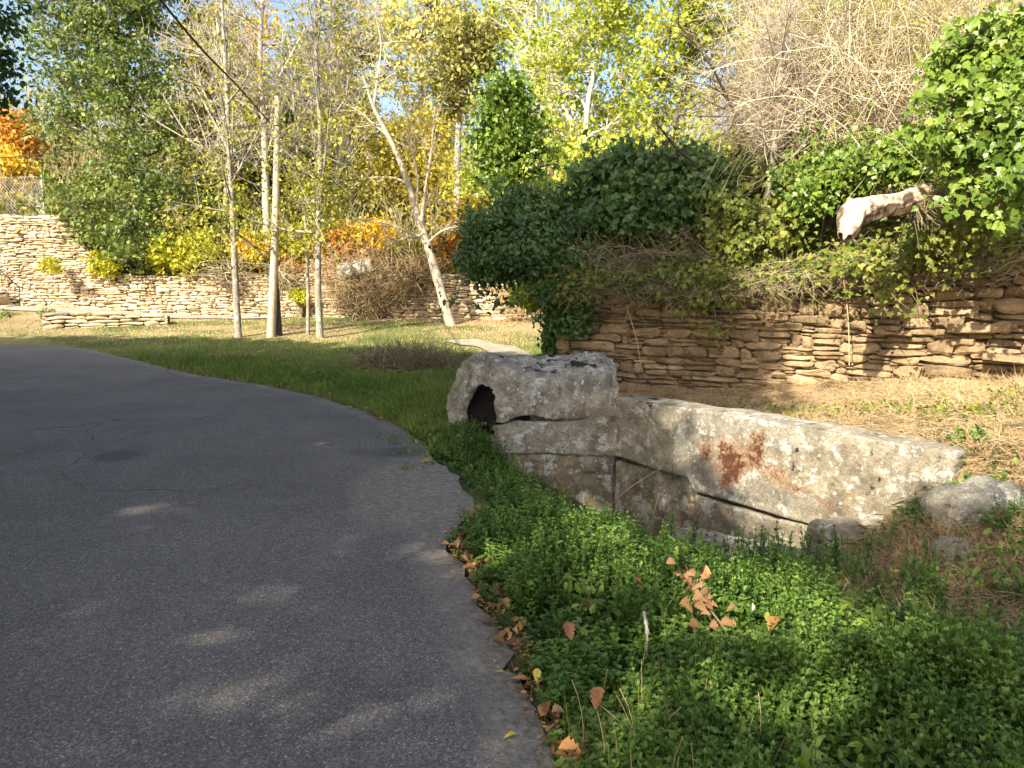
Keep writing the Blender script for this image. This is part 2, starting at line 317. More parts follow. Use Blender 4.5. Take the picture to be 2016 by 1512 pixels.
def m_slab(name, tone=1., warm=0.):
    """old granite with lichen; vc = (rust, warm, black lichen plus painted shade inside the vault)"""
    m, nt, b, o = newmat(name); co = coord(nt)
    t = lambda *c: tuple(x * tone for x in c)
    base = ramp(nt, noise(nt, co, 5.5, 10, .74), [(.3, t(.13, .118, .092)), (.43, t(.225, .205, .165)), (.55, t(.34, .315, .26)), (.7, t(.47, .445, .385))])
    v = attr(nt, 'vc', 'Vector'); s = nt.nodes.new('ShaderNodeSeparateXYZ'); nt.links.new(v, s.inputs[0])
    tan = ramp(nt, noise(nt, co, 5, 6, .7), [(.25, (.16, .115, .06)), (.5, (.34, .27, .165)), (.75, (.5, .44, .34))])
    wf = ramp(nt, math_(nt, 'ADD', s.outputs[1], math_(nt, 'MULTIPLY', math_(nt, 'SUBTRACT', noise(nt, co, 4, 5), .5), 1.2)), [(.25, 0.), (.85, 1.)])
    c = mix(nt, wf, base, tan)
    c = mix(nt, ramp(nt, noise(nt, co, 4.2, 9, .7), [(.5, 0.), (.6, .68)]), c, t(.13, .12, .098))
    pal = ramp(nt, noise(nt, co, 7, 10, .7), [(.53, 0.), (.59, .82)]); c = mix(nt, pal, c, t(.55, .53, .475))
    ln = noise(nt, co, 2.1, 3); lich = ramp(nt, math_(nt, 'ADD', vor(nt, co, 13), math_(nt, 'MULTIPLY', noise(nt, co, 30, 4), .35)), [(.32, 1.), (.36, 0.)])
    lm = ramp(nt, ln, [(.46, 0.), (.54, 1.)]); c = mix(nt, math_(nt, 'MULTIPLY', math_(nt, 'MULTIPLY', lich, lm), .8), c, t(.62, .62, .58))
    gl = ramp(nt, noise(nt, co, 11, 6, .7), [(.58, 0.), (.63, .7)]); c = mix(nt, gl, c, t(.26, .25, .13))
    dk = ramp(nt, noise(nt, co, 13, 9, .78), [(.33, .92), (.43, 0.)]); c = mix(nt, dk, c, t(.045, .042, .035))
    rn = math_(nt, 'ADD', s.outputs[0], math_(nt, 'MULTIPLY', math_(nt, 'SUBTRACT', noise(nt, co, 10, 9, .78), .5), 2.2))
    rn = math_(nt, 'SUBTRACT', rn, math_(nt, 'MULTIPLY', ramp(nt, noise(nt, co, 16, 8, .75), [(.48, 0.), (.6, 1.)]), .38)); c = mix(nt, ramp(nt, rn, [(.3, 0.), (.75, .75)]), c, (.3, .15, .06)); c = mix(nt, ramp(nt, rn, [(.66, 0.), (.95, .9)]), c, (.075, .022, .014))
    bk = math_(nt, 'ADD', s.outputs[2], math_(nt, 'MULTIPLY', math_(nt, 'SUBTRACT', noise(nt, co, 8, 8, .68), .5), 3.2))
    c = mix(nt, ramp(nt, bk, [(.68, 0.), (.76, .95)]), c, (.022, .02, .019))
    fine = ramp(nt, noise(nt, co, 55, 6, .85), [(.34, .4), (.5, 1.), (.66, 1.5)]); c = mix(nt, .75, c, fine, 'MULTIPLY')
    nt.links.new(c, b.inputs['Base Color']); b.inputs['Roughness'].default_value = .9
    bump(nt, b, math_(nt, 'ADD', noise(nt, co, 18, 10, .8), math_(nt, 'MULTIPLY', pal, .12)), 1., .035); return m
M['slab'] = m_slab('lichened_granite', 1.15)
M['palestone'] = m_slab('pale_field_stone', 1.25)
def m_simple(name, c, rough=.7, metal=0.):
    m, nt, b, o = newmat(name); cc = ramp(nt, noise(nt, coord(nt), 20, 4), [(.3, tuple(x * .8 for x in c)), (.7, tuple(min(1, x * 1.15) for x in c))]); nt.links.new(cc, b.inputs['Base Color'])
    b.inputs['Roughness'].default_value = rough; b.inputs['Metallic'].default_value = metal; return m
M['cable'] = m_simple('black_cable', (.03, .03, .03)); M['galv'] = m_simple('galvanised_steel', (.45, .45, .44), .5, .6); M['iron'] = m_simple('rusty_iron', (.09, .06, .045), .7, .3)
M['deadwood'] = barkmat('bleached_dead_wood', (.22, .13, .07), (.74, .64, .5), 6, (.1, .07, .05))
# ------------------------------------------------------------------ terrain
W0, W1 = A([.97, 7.45]), A([2.93, 4.95]); WL = np.linalg.norm(W1 - W0); WD = (W1 - W0) / WL; WN = A([WD[1], -WD[0]])   # front normal
DRY = A([[.66, 11.4], [2.2, 10.6], [4.0, 9.4], [5.6, 8.3], [8.2, 7.0], [14, 5.0]])
FAR = A([[-40, 31], [-18, 27.6], [-7, 26.2], [.7, 24.6], [5, 24.2], [9, 24]])
BSIDE = A([[.66, 11.4], [1.5, 14], [2.6, 18], [4.5, 25]])
def sd_poly(x, y, poly):
    """signed distance to an open polyline (left of its direction positive)"""
    best = np.full(x.shape, 1e9); sg = np.ones(x.shape); tt = np.zeros(x.shape); acc = 0
    for a, b in zip(poly[:-1], poly[1:]):
        d = b - a; L = np.linalg.norm(d); t = np.clip(((x - a[0]) * d[0] + (y - a[1]) * d[1]) / L ** 2, 0, 1)
        dx = x - a[0] - t * d[0]; dy = y - a[1] - t * d[1]; ds = np.hypot(dx, dy); cr = d[0] * (y - a[1]) - d[1] * (x - a[0])
        m = ds < best - 1e-9; best = np.where(m, ds, best); sg = np.where(m, np.sign(cr), sg); tt = np.where(m, acc + t * L, tt); acc += L
    return best * sg, tt
def bankdist(x, y):
    d1, _ = sd_poly(x, y, DRY); d2, _ = sd_poly(x, y, BSIDE); return np.minimum(d1, -d2)
def H(x, y):
    x = np.asarray(x, float); y = np.asarray(y, float)
    z = .42 * ss(17.5, 26, y) - .02 * ss(0, 3, y) * 0
    z = z + .35 * ss(-9, -18, x) * ss(20, 27, y)
    rx = x - W0[0]; ry = y - W0[1]; t = rx * WD[0] + ry * WD[1]; n = rx * WN[0] + ry * WN[1]
    front = z + .28 * ss(1.75, 3.0, x) * ss(6.5, 4.2, y) - .1 * ss(.2, 1.0, x) * ss(3, 5.5, y) * ss(9, 8, y) * 0
    D = .93 * ss(-1.05, .45, t) * ss(3.35, 2.2, t)
    front = front - D * ss(2.1, .7, n) * ss(-.6, -.2, n)
    ter = np.interp(x, [.8, 2.2, 3., 4., 5.6, 9], [-.02, .07, .2, .36, .54, .7]) + .28 * ss(8.4, 5.6, y) * ss(1.2, 2.4, x)
    ter = z + ter * ss(.1, 1.2, x) * ss(13, 11, y) * ss(-.2, .1, x - (8.4 - y) * .0)
    wd = .06 + .35 * ss(3.2, 3.8, t)
    k = ss(-.12 + wd, -.12 - wd, n) * ss(7.2, 8.2, y + .9 * ss(.9, 1.2, x) * 8)
    z = front * (1 - k) + ter * k
    bd = bankdist(x, y)
    top = 1.42 + .3 * ss(2.2, 5.2, x) + 1.25 * ss(.1, 1.3, bd) + .7 * ss(1.3, 4, bd) + 1.4 * ss(4, 12, bd)
    kb = ss(.06, .3, bd); z = z * (1 - kb) + top * kb
    fd, ft = sd_poly(x, y, FAR)
    tall = ss(-14, -16.5, x)
    ftop = 1.75 + .25 * ss(0, 3, fd) + 2.1 * tall + 1.6 * ss(1, 8, fd) + 5 * ss(6, 22, fd)
    kf = ss(.15, .45, fd); z = np.maximum(z, z * (1 - kf) + ftop * kf)
    z = z + 6 * ss(50, 90, y)
    z = z + .05 * (fbm(np.stack([x, y], -1), 1.1, 3, 5) - .5) * ss(.0, 1.0, np.abs(x + 3) * 0 + 1)
    return z
def roadedge():
    px = [(1120, 1580), (1095, 1512), (1055, 1410), (1000, 1290), (958, 1200), (915, 1120), (885, 1062), (930, 1015), (925, 975), (880, 925), (850, 900), (828, 862), (760, 828), (690, 800), (560, 766), (380, 736), (250, 706), (150, 684), (60, 674), (0, 671.5)]
    p = [PZ(a, b, 0)[:2] for a, b in px]; p = [A([.6, -8]), A([.35, 0])] + p + [A([-18, 22.4]), A([-30, 26])]
    return smooth_path(np.array(p), 420)
REDGE = roadedge(); LEDGE = smooth_path([(-7, -8), (-7.4, 0), (-8.3, 5), (-9.8, 9), (-13, 13), (-19, 16), (-30, 19)], 420)
ROADPOLY = np.vstack([REDGE, LEDGE[::-1]])
def G(px, py, dmin=1.5, dmax=60):
    r = ray(px, py); ds = np.arange(dmin, dmax, .01); p = A([0, 0, CH])[None] + r[None] * (ds / r[1])[:, None]
    i = np.argmax(p[:, 2] < H(p[:, 0], p[:, 1])); return A([p[i, 0], p[i, 1], H(p[i, 0], p[i, 1])])
def GM(px, py, off):                     # first point of the view ray that lies 'off' metres above the ground
    r = ray(px, py); ds = np.arange(1.5, 12, .005); p = A([0, 0, CH])[None] + r[None] * (ds / r[1])[:, None]; i = np.argmax(p[:, 2] < H(p[:, 0], p[:, 1]) + off); return p[i]
def build_ground():
    xs = np.unique(np.r_[np.linspace(-140, -30, 20), np.linspace(-30, -3, 110), np.linspace(-3, 6.5, 150), np.linspace(6.5, 16, 60), np.linspace(16, 140, 25)])
    ys = np.unique(np.r_[np.linspace(-40, 0, 20), np.linspace(0, 12.5, 200), np.linspace(12.5, 32, 110), np.linspace(32, 60, 40), np.linspace(60, 260, 25)])
    X, Y = np.meshgrid(xs, ys, indexing='ij'); Z = H(X, Y); x = X.ravel(); y = Y.ravel()
    q = np.stack([x, y], 1); ir = inpoly(q, ROADPOLY); z = Z.ravel() - np.where(ir, .03, 0)
    bd = bankdist(x, y); n = fbm(q, .8, 4, 3); rx = x - W0[0]; ry = y - W0[1]; t = rx * WD[0] + ry * WD[1]; nn = rx * WN[0] + ry * WN[1]
    green = A([.07, .1, .025]); lawn = A([.2, .2, .07]); dry = A([.3, .215, .12]); soil = A([.13, .095, .06]); under = A([.14, .12, .06])
    def mixc(c, d, f): return c * (1 - f[:, None]) + d * f[:, None]
    c = np.tile(green, (len(x), 1)); c = mixc(c, lawn, ss(15, 19, y) * ss(.2, .6, n)); c = mixc(c, dry, ss(19, 23, y) * ss(.45, .6, n))
    near = ss(12, 10, y) * ss(-.3, .3, x); c = mixc(c, soil, near * .8)
    c = mixc(c, dry, near * ss(.15, -.1, nn) * ss(.9, 1.3, x)); c = mixc(c, dry * .75, ss(1.8, 2.8, x) * ss(6.5, 5, y) * ss(-.1, .3, nn))
    c = mixc(c, under, ss(.05, .5, bd)); fd, _ = sd_poly(x, y, FAR); c = mixc(c, under, ss(.1, .5, fd))
    mb = MB(); i = np.arange(len(xs) * len(ys)).reshape(len(xs), len(ys))
    mb.add(np.stack([x, y, z], 1), np.stack([i[:-1, :-1], i[1:, :-1], i[1:, 1:], i[:-1, 1:]], -1).reshape(-1, 4), .5, 0, True, c)
    tag(mb.build('ground', M['ground']), 'earth and turf ground around the road', None, None, 'structure')
build_ground()
def build_road():
    m = 60; t = np.linspace(0, 1, m) ** .7
    re = REDGE + (np.stack([fbm(REDGE, 6, 3, 1), fbm(REDGE, 6, 3, 2)], 1) - .5) * .16
    V = re[:, None] * (t[None, :, None]) + LEDGE[:, None] * (1 - t[None, :, None]); x, y = V[..., 0].ravel(), V[..., 1].ravel()
    dist = np.min(np.hypot(x[:, None] - re[None, ::2, 0], y[:, None] - re[None, ::2, 1]), 1); de = 1 - ss(0, .55, dist)
    ap = A(PZ(850, 960)[:2]); de = np.maximum(de * .9, 1.25 * (1 - ss(.3, .95, np.hypot((x - ap[0]) * 1.0, (y - ap[1]) * .6))))
    lo = A(PZ(980, 1440)[:2]); de = np.maximum(de, .55 * (1 - ss(0, .6, np.hypot(x - lo[0], y - lo[1]))))
    oil = A(PZ(230, 900)[:2]); st = 1 - ss(.05, .3, np.hypot((x - oil[0]) * .8, (y - oil[1]) * .7)); da = A(PZ(770, 893)[:2])
    st = np.maximum(st, .8 * (1 - ss(.1, .45, np.hypot((x - da[0]) * .6, (y - da[1]) * 1.2))))
    z = .012 + 0 * x - .012 * (1 - ss(0, .12, dist))
    mb = MB(); i = np.arange(len(x)).reshape(V.shape[:2])
    mb.add(np.stack([x, y, z], 1), np.stack([i[:-1, :-1], i[1:, :-1], i[1:, 1:], i[:-1, 1:]], -1).reshape(-1, 4)[:, ::-1], .5, 0, True, np.stack([de, st, 0 * x + .01], 1))
    tag(mb.build('road', M['asphalt']), 'grey asphalt road curving away to the left', None, None, 'structure')
build_road()
# pale paths far away
def strip(pa, pb, name, lab, lift=.02):
    a = smooth_path(pa, 60); b = smooth_path(pb, 60); V = []; n = 7
    for k in range(n): V.append(a * (1 - k / (n - 1)) + b * (k / (n - 1)))
    V = np.array(V).transpose(1, 0, 2).reshape(-1, 2); z = H(V[:, 0], V[:, 1]) + lift; i = np.arange(60 * n).reshape(60, n)
    mb = MB(); mb.add(np.c_[V, z], np.stack([i[:-1, :-1], i[1:, :-1], i[1:, 1:], i[:-1, 1:]], -1).reshape(-1, 4), .5, 0, True)
    tag(mb.build(name, M['path']), lab, None, None, 'structure')
strip([(-30, 29.2), (-18, 27.2), (-12, 26.4), (-7, 25.7)], [(-30, 27), (-18, 25.4), (-12, 24.7), (-8.3, 25)], 'path', 'pale concrete path along the foot of the far stone wall', .03)
a_ = [G(900, 672)[:2], G(930, 680)[:2], G(985, 692)[:2], A([.3, 12.5])]; strip([p + A([-.35, 0]) for p in a_], [p + A([.5, .2]) for p in a_], 'path', 'small worn pale path behind the stone fountain', .03)
# ------------------------------------------------------------------ stone walls
def stonework(mb, pts, zb, zt, face_n_sign=1, row=(.07, .16), wid=(.16, .5), depth=.22, gx=6, gz=4, seed=0, jut=.05, flat_=.028, gap=.008, pale=.06, back=0., split=.25):
    rg = np.random.default_rng(seed); pts = np.array(pts, float); seg = np.linalg.norm(np.diff(pts, axis=0), axis=1); cum = np.r_[0, np.cumsum(seg)]; L = cum[-1]
    def at(s):
        s = np.clip(s, 0, L); i = np.clip(np.searchsorted(cum, s, side='right') - 1, 0, len(seg) - 1); t = (s - cum[i]) / seg[i]
        d = (pts[i + 1] - pts[i]) / seg[i][..., None]; return pts[i] + d * (t * seg[i])[..., None], d
    ub, vb = np.meshgrid(np.linspace(-1, 1, gx), np.linspace(-1, 1, gz), indexing='ij'); ub = ub.ravel(); vb = vb.ravel()
    fi = np.arange(gx * gz).reshape(gx, gz); fq = np.stack([fi[:-1, :-1], fi[1:, :-1], fi[1:, 1:], fi[:-1, 1:]], -1).reshape(-1, 4)
    z = float(np.min(zb(np.linspace(0, L, 30)))) - .05; zmax = float(np.max(zt(np.linspace(0, L, 60)))); k = 0
    while z < zmax:
        h = rg.uniform(*row); s = -rg.uniform(0, .3)
        while s < L:
            w = rg.uniform(*wid) * (1 if rg.random() < .85 else 1.5); zc = z + .05 * math.sin(s * .9 + k * .1) + .03 * math.sin(s * 2.3 + 1.7)
            parts = [(zc, h)] if (rg.random() < 1 - split or h < row[0] * 1.3) else [(zc, h * .48), (zc + h * .5, h * .5)]
            for (z0, hh) in parts:
                sc = s + w / 2
                if not (zb(A([sc]))[0] - hh < z0 + hh / 2 < zt(A([sc]))[0]): continue
                ex = rg.uniform(3., 10); a = (w - gap) / 2 * rg.uniform(.95, 1.03); b = (hh - gap) / 2 * rg.uniform(.9, 1.12)
                # superellipse outline squeezed from the square grid, taper + skew
                mx = np.maximum(np.abs(ub), np.abs(vb)); rr = (np.abs(ub) ** ex + np.abs(vb) ** ex) ** (1 / ex); f = np.where(rr > 0, mx / np.maximum(rr, 1e-6), 1)
                uu = ub * f; vv = vb * f; uu = uu * (1 + rg.uniform(-.12, .12) * vv); vv = vv * (1 + rg.uniform(-.4, .4) * uu) * (1 - rg.uniform(0, .45) * np.abs(uu) ** 2.5) + rg.uniform(-.22, .22) * uu
                S = sc + uu * a; Z = z0 + hh / 2 + vv * b
                bulge = (1 - mx ** 6); dep = bulge * flat_ + rg.uniform(-jut, jut) * .7 + rg.uniform(-.03, .03) * uu + rg.uniform(-.02, .02) * vv - back
                p, d = at(S); nrm = np.stack([d[:, 1], -d[:, 0]], 1) * face_n_sign
                q = np.c_[p + nrm * dep[:, None], Z]; nz = (fbm(q, 9, 3, seed + 5) - .5); q[:, :2] += nrm * (nz * .075)[:, None]; q[:, 2] += (fbm(q, 7, 2, seed + 9) - .5) * hh * .35
                rim = np.r_[fi[:, 0], fi[-1, 1:], fi[::-1, -1][1:], fi[0, ::-1][1:-1]]; bk = q[rim].copy(); bk[:, :2] -= nrm[rim] * depth * .6
                V = np.vstack([q, bk]); m_ = len(rim); j = np.arange(m_); sd = np.stack([rim[j], gx * gz + j, gx * gz + (j + 1) % m_, rim[(j + 1) % m_]], 1)
                rv = np.clip(rg.normal(.5, .2), 0, .85) if rg.random() > pale else 1.
                mb.add(V, np.vstack([fq, sd]), rv, 0, False)
            s += w
        z += h; k += 1
def corewall(mb, pts, zb, zt, inset, thick, sign=1):
    pts = np.array(pts, float); n = 80; seg = np.linalg.norm(np.diff(pts, axis=0), axis=1); cum = np.r_[0, np.cumsum(seg)]; s = np.linspace(0, cum[-1], n)
    p = np.stack([np.interp(s, cum, pts[:, 0]), np.interp(s, cum, pts[:, 1])], 1); d = unit(np.gradient(p, axis=0)); nr = np.stack([d[:, 1], -d[:, 0]], 1) * sign
    a = p - nr * inset; b = p - nr * (inset + thick); z0 = zb(s) - .2; z1 = zt(s) - .03; V = np.stack([np.c_[a, z0], np.c_[a, z1], np.c_[b, z1], np.c_[b, z0]], 1)
    i = np.arange(n * 4).reshape(n, 4); f = np.concatenate([np.stack([i[:-1, k], i[1:, k], i[1:, (k + 1) % 4], i[:-1, (k + 1) % 4]], -1) for k in range(4)]); mb.add(V.reshape(-1, 3), np.vstack([f, i[[0]], i[[-1]]]), .5, 0, False)
# right-hand dry stone wall
r = empty('dry_stone_wall', (3, 10, .3), 'rough dry stone retaining wall of brown flat stones under the overgrown bank on the right', 'wall'); loc = Local(r)
def dzb(s): 
    c = np.r_[0, np.cumsum(np.linalg.norm(np.diff(DRY, axis=0), axis=1))]; x = np.interp(s, c, DRY[:, 0]); y = np.interp(s, c, DRY[:, 1]); return H(x - .1, y - .25)
def dzt(s): return 1.36 + .2 * vnoise(np.stack([s, 0 * s], -1), 1.3, 4) + .3 * ss(2, 5.5, s)
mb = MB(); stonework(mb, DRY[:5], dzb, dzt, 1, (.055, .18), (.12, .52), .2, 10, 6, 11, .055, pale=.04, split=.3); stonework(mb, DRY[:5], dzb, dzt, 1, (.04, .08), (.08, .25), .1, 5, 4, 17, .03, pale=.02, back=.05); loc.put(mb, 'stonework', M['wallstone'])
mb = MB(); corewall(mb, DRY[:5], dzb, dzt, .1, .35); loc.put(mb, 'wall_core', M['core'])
# side return of the bank by the lawn
mb = MB(); stonework(mb, BSIDE[[1, 0]], lambda s: 0 * s, lambda s: 0 * s + 1.3, 1, (.06, .14), (.14, .4), .2, 5, 4, 12, .05); loc.put(mb, 'side_stonework', M['wallstone'])
# three big slabs sticking out on the right of the wall
mb = MB()
for (px, py, d, L, hh, sd_) in ((1925, 645, 8.5, .62, .11, 1), (1985, 705, 8.25, .5, .09, 2), (1885, 672, 8.7, .34, .07, 5), (1760, 655, 9.0, .4, .06, 6)):
    c = P(px, py, d); dirn = unit(DRY[3] - DRY[2]); nn_ = A([dirn[1], -dirn[0]])
    rboxm(mb, lambda p, c=c, L=L, hh=hh: c + np.c_[(p[:, :1] - L / 2) * dirn[None] + (.1 - p[:, 2:3]) * nn_[None], p[:, 1] - hh / 2 + .05 * (p[:, 0] - L / 2) * (1 if sd_ % 2 else -1)], (L, hh, .35), (34, 10, 16), .02, .05, 7, sd_)
loc.put(mb, 'jutting_stone', M['wallstone'])
# far wall
def fline(s):
    c = np.r_[0, np.cumsum(np.linalg.norm(np.diff(FAR, axis=0), axis=1))]; return np.interp(s, c, FAR[:, 0]), np.interp(s, c, FAR[:, 1])
def fzb(s): x, y = fline(s); return H(x, y - .5)
def fzt(s): x, y = fline(s); return 1.85 + .12 * vnoise(np.stack([s, 0 * s], -1), .7, 9) + 2.05 * ss(-14.2, -16, x)
r = empty('stone_wall', (-8, 26.3, .5), 'long sunlit pale dry stone wall across the back of the lawn', 'wall'); loc = Local(r)
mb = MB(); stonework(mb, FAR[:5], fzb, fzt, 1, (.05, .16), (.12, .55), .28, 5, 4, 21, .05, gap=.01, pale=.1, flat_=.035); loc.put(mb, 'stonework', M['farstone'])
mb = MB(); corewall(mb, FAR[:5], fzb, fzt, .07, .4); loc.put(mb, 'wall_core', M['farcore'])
# low kerb of stones in front of the path
k0, k1 = G(85, 648)[:2], G(330, 640)[:2]
r = empty('low_stone_wall', (*k0, .2), 'low rubble stone edging in front of the pale path on the left', 'wall'); loc = Local(r)
mb = MB(); pk = np.array([k0, (k0 + k1) / 2 + A([0, .1]), k1]); stonework(mb, pk, lambda s: H(0 * s + k0[0], 0 * s + k0[1]), lambda s: H(0 * s + k0[0], 0 * s + k0[1]) + .5 - .05 * s, 1, (.1, .17), (.25, .7), .25, 4, 4, 31, .04); loc.put(mb, 'stonework', M['farstone'])
mb = MB(); kz = float(H(k0[0], k0[1])); corewall(mb, pk, lambda s: 0 * s + kz, lambda s: 0 * s + kz + .5 - .05 * s, .1, .5); loc.put(mb, 'wall_core', M['core'])
# ------------------------------------------------------------------ stone fountain
C = PZ(981, 892, -.08)[:2]; Rr = A([1.02, 7.42]); E = unit(Rr - C); LE = np.linalg.norm(Rr - C) + .03
Lp = PZ(882, 850, .02)[:2]; Aax = unit(Lp - C); AW = np.linalg.norm(Lp - C)
r = empty('stone_fountain', (*((C + Rr) / 2), 0), 'ancient grey lichened stone fountain house with small arched opening beside the road', 'fountain'); loc = Local(r)
def fmap(e, a, z): return np.stack([C[0] + E[0] * e + Aax[0] * a, C[1] + E[1] * e + Aax[1] * a, z], -1)
def vc_f(W, V):
    warm = .5 * ss(.3, 1.1, W[:, 0]) * ss(.75, .4, W[:, 2]) + .12; return np.stack([0 * warm, warm, 0 * warm], 1)
def build_vault():
    s = AW / 1.06
    outer = smooth_path([(.0, .29), (-.015, .42), (.0, .56), (.04, .67), (.13, .72), (.35, .775), (.6, .83), (.8, .86), (.92, .8), (1.0, .6), (1.05, .35), (1.08, .1), (1.08, -.12)], 70) * A([s, 1])
    inner = smooth_path([(.05, .29), (.06, .39), (.12, .49), (.23, .56), (.37, .585), (.52, .55), (.64, .44), (.73, .28), (.76, .12), (.76, -.12)], 70) * A([s, 1])
    cav = smooth_path([(.03, .29), (.04, .45), (.08, .56), (.2, .63), (.4, .68), (.62, .72), (.84, .7), (.95, .4), (.97, .12), (.97, -.12)], 70) * A([s, 1])
    nr, ne = 12, 60; ea_ = np.r_[np.linspace(0, .14, 14), np.linspace(.16, LE, ne - 14)]; Q = []; FF = []; FL = []; c = 0
    ci = ss(.035, .07, ea_)
    def add(P2, E2, flip, fl_=0):
        nonlocal c
        n1, n2 = E2.shape; FL.append(np.full(n1 * n2, float(fl_))); Q.append(np.c_[E2.ravel(), P2.reshape(-1, 2)]); i = np.arange(n1 * n2).reshape(n1, n2); F = np.stack([i[:-1, :-1], i[1:, :-1], i[1:, 1:], i[:-1, 1:]], -1).reshape(-1, 4); FF.append((F[:, ::-1] if flip else F) + c); c += n1 * n2
    inn = inner[:, None] * (1 - ci[None, :, None]) + cav[:, None] * ci[None, :, None]; out = np.repeat(outer[:, None], ne, 1)
    add(out, np.repeat(ea_[None], 70, 0), False); add(inn, np.repeat(ea_[None], 70, 0), True, 1); t = np.linspace(0, 1, nr)
    for k, fl in ((0, True), (ne - 1, False)): P2 = inn[:, k][:, None] * t[None, :, None] + out[:, k][:, None] * (1 - t[None, :, None]); add(P2, np.full(P2.shape[:2], ea_[k]), fl)
    for k in (0, 69): P2 = inn[k][None] * t[:, None, None] + out[k][None] * (1 - t[:, None, None]); add(P2, np.repeat(ea_[None], nr, 0), k == 0)
    V = np.concatenate(Q); F = np.concatenate(FF); key = np.round(V * 1e4).astype(np.int64); _, ui, inv = np.unique(key, axis=0, return_index=True, return_inverse=True); V = V[ui]; F = inv.ravel()[F]; FL = np.concatenate(FL)[ui]
    e, a, z = V[:, 0], V[:, 1], V[:, 2]; top = ss(.5, .72, z)
    z2 = z - .06 * ss(.3, .05, e) * ss(.5, .29, z) * ss(.12, .04, a) + .02 * ss(.45, .3, z) * ss(.12, .04, a) * np.sin(e * 8) - .07 * top * ss(.14, 0, e) ** 2 + top * (.02 * np.sin(e * 7 + 1) + .05 * (fbm(V, 2.2, 3, 4) - .5)) - top * .035 * ss(.66, .7, e) * ss(.35, .5, a) - top * .06 * ss(LE - .09, LE, e) - .02 * ss(.07, 0, a) * ss(.6, .7, z)
    T2 = (e / LE) ** .7; ad = Aax[None] * (1 - T2[:, None]) + A([[.0, .98]]) * T2[:, None]; eo = e + .1 * ss(.1, 0, e) * ss(.25, .8, z)
    W = np.c_[C[None] + E[None] * eo[:, None] + ad * a[:, None], z2]
    nv = A([[fbm(W, 3, 5, 41 + k) for k in range(3)]])[0].T - .5; nf = A([[fbm(W, 12, 4, 51 + k) for k in range(3)]])[0].T - .5; W = W + nv * .085 + nf * .055
    aa = a / s; g = (e < .3) * np.sin(aa * 95 + 6 * vnoise(W, 4, 2)) * .011 * ss(.3, .45, z); W[:, :2] -= E[None] * g[:, None]
    blk = top * ss(.12, .3, e) * ss(.1, .2, aa) * ss(1.25, 1.0, e) * .42 + .14 + FL * 1.15 * ss(.02, .07, e); warm = .5 * ss(.5, 1.1, e) * ss(.62, .45, z) + .08  # painted shade blackens the chamber's inner faces; black on top is lichen
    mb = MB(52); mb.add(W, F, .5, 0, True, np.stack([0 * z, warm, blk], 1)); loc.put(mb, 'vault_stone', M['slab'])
build_vault()
mb = MB()   # lower side slab
def lowmap(p):
    e = p[:, 0] + .0; w = .02 * np.sin(e * 3.3); zt = .245 - .06 * ss(.3, .0, e) + .012 * np.sin(e * 9) ; zb = -.09 - .02 * ss(.5, 1.1, e); hz = p[:, 1] / .4; return fmap(e, p[:, 2] - .04 + w * .5, zb + (zt - zb) * hz)
rboxm(mb, lowmap, (LE + .0, .4, .11), (90, 34, 10), .03, .05, 5, 3, vcf=lambda W, V: np.stack([0 * W[:, 0], .45 * ss(.3, 1.1, W[:, 0]) + .1, 0 * W[:, 0]], 1)); loc.put(mb, 'side_slab', M['slab'])
mb = MB()   # front sill under the arch, rear wall that closes the chamber
rboxm(mb, lambda p: fmap(p[:, 2] - .0 + .02, p[:, 0] + .0, p[:, 1] - .28), (AW + .03, .34, .12), (40, 12, 12), .03, .03, 5, 8, vcf=lambda W, V: np.stack([0 * W[:, 0], 0 * W[:, 0], .2 + 0 * W[:, 0]], 1)); loc.put(mb, 'sill_stone', M['slab'])
mb = MB(); rboxm(mb, lambda p: fmap(p[:, 2] + .85, p[:, 0] + .0, p[:, 1] - .3), (AW * .97, 1.03, .28), (12, 10, 6), .02, .02, 4, 9); loc.put(mb, 'back_stone', M['slab'])
mb = MB()   # foundation course below the side slab, tan
rboxm(mb, lambda p: fmap(p[:, 0] + .05, p[:, 2] + .02, p[:, 1] - .78), (LE - .06, .68, .3), (50, 30, 10), .03, .035, 3, 14, vcf=lambda W, V: np.stack([0 * W[:, 0], .95 + 0 * W[:, 0], 0 * W[:, 0]], 1)); loc.put(mb, 'foundation_block', M['slab'])
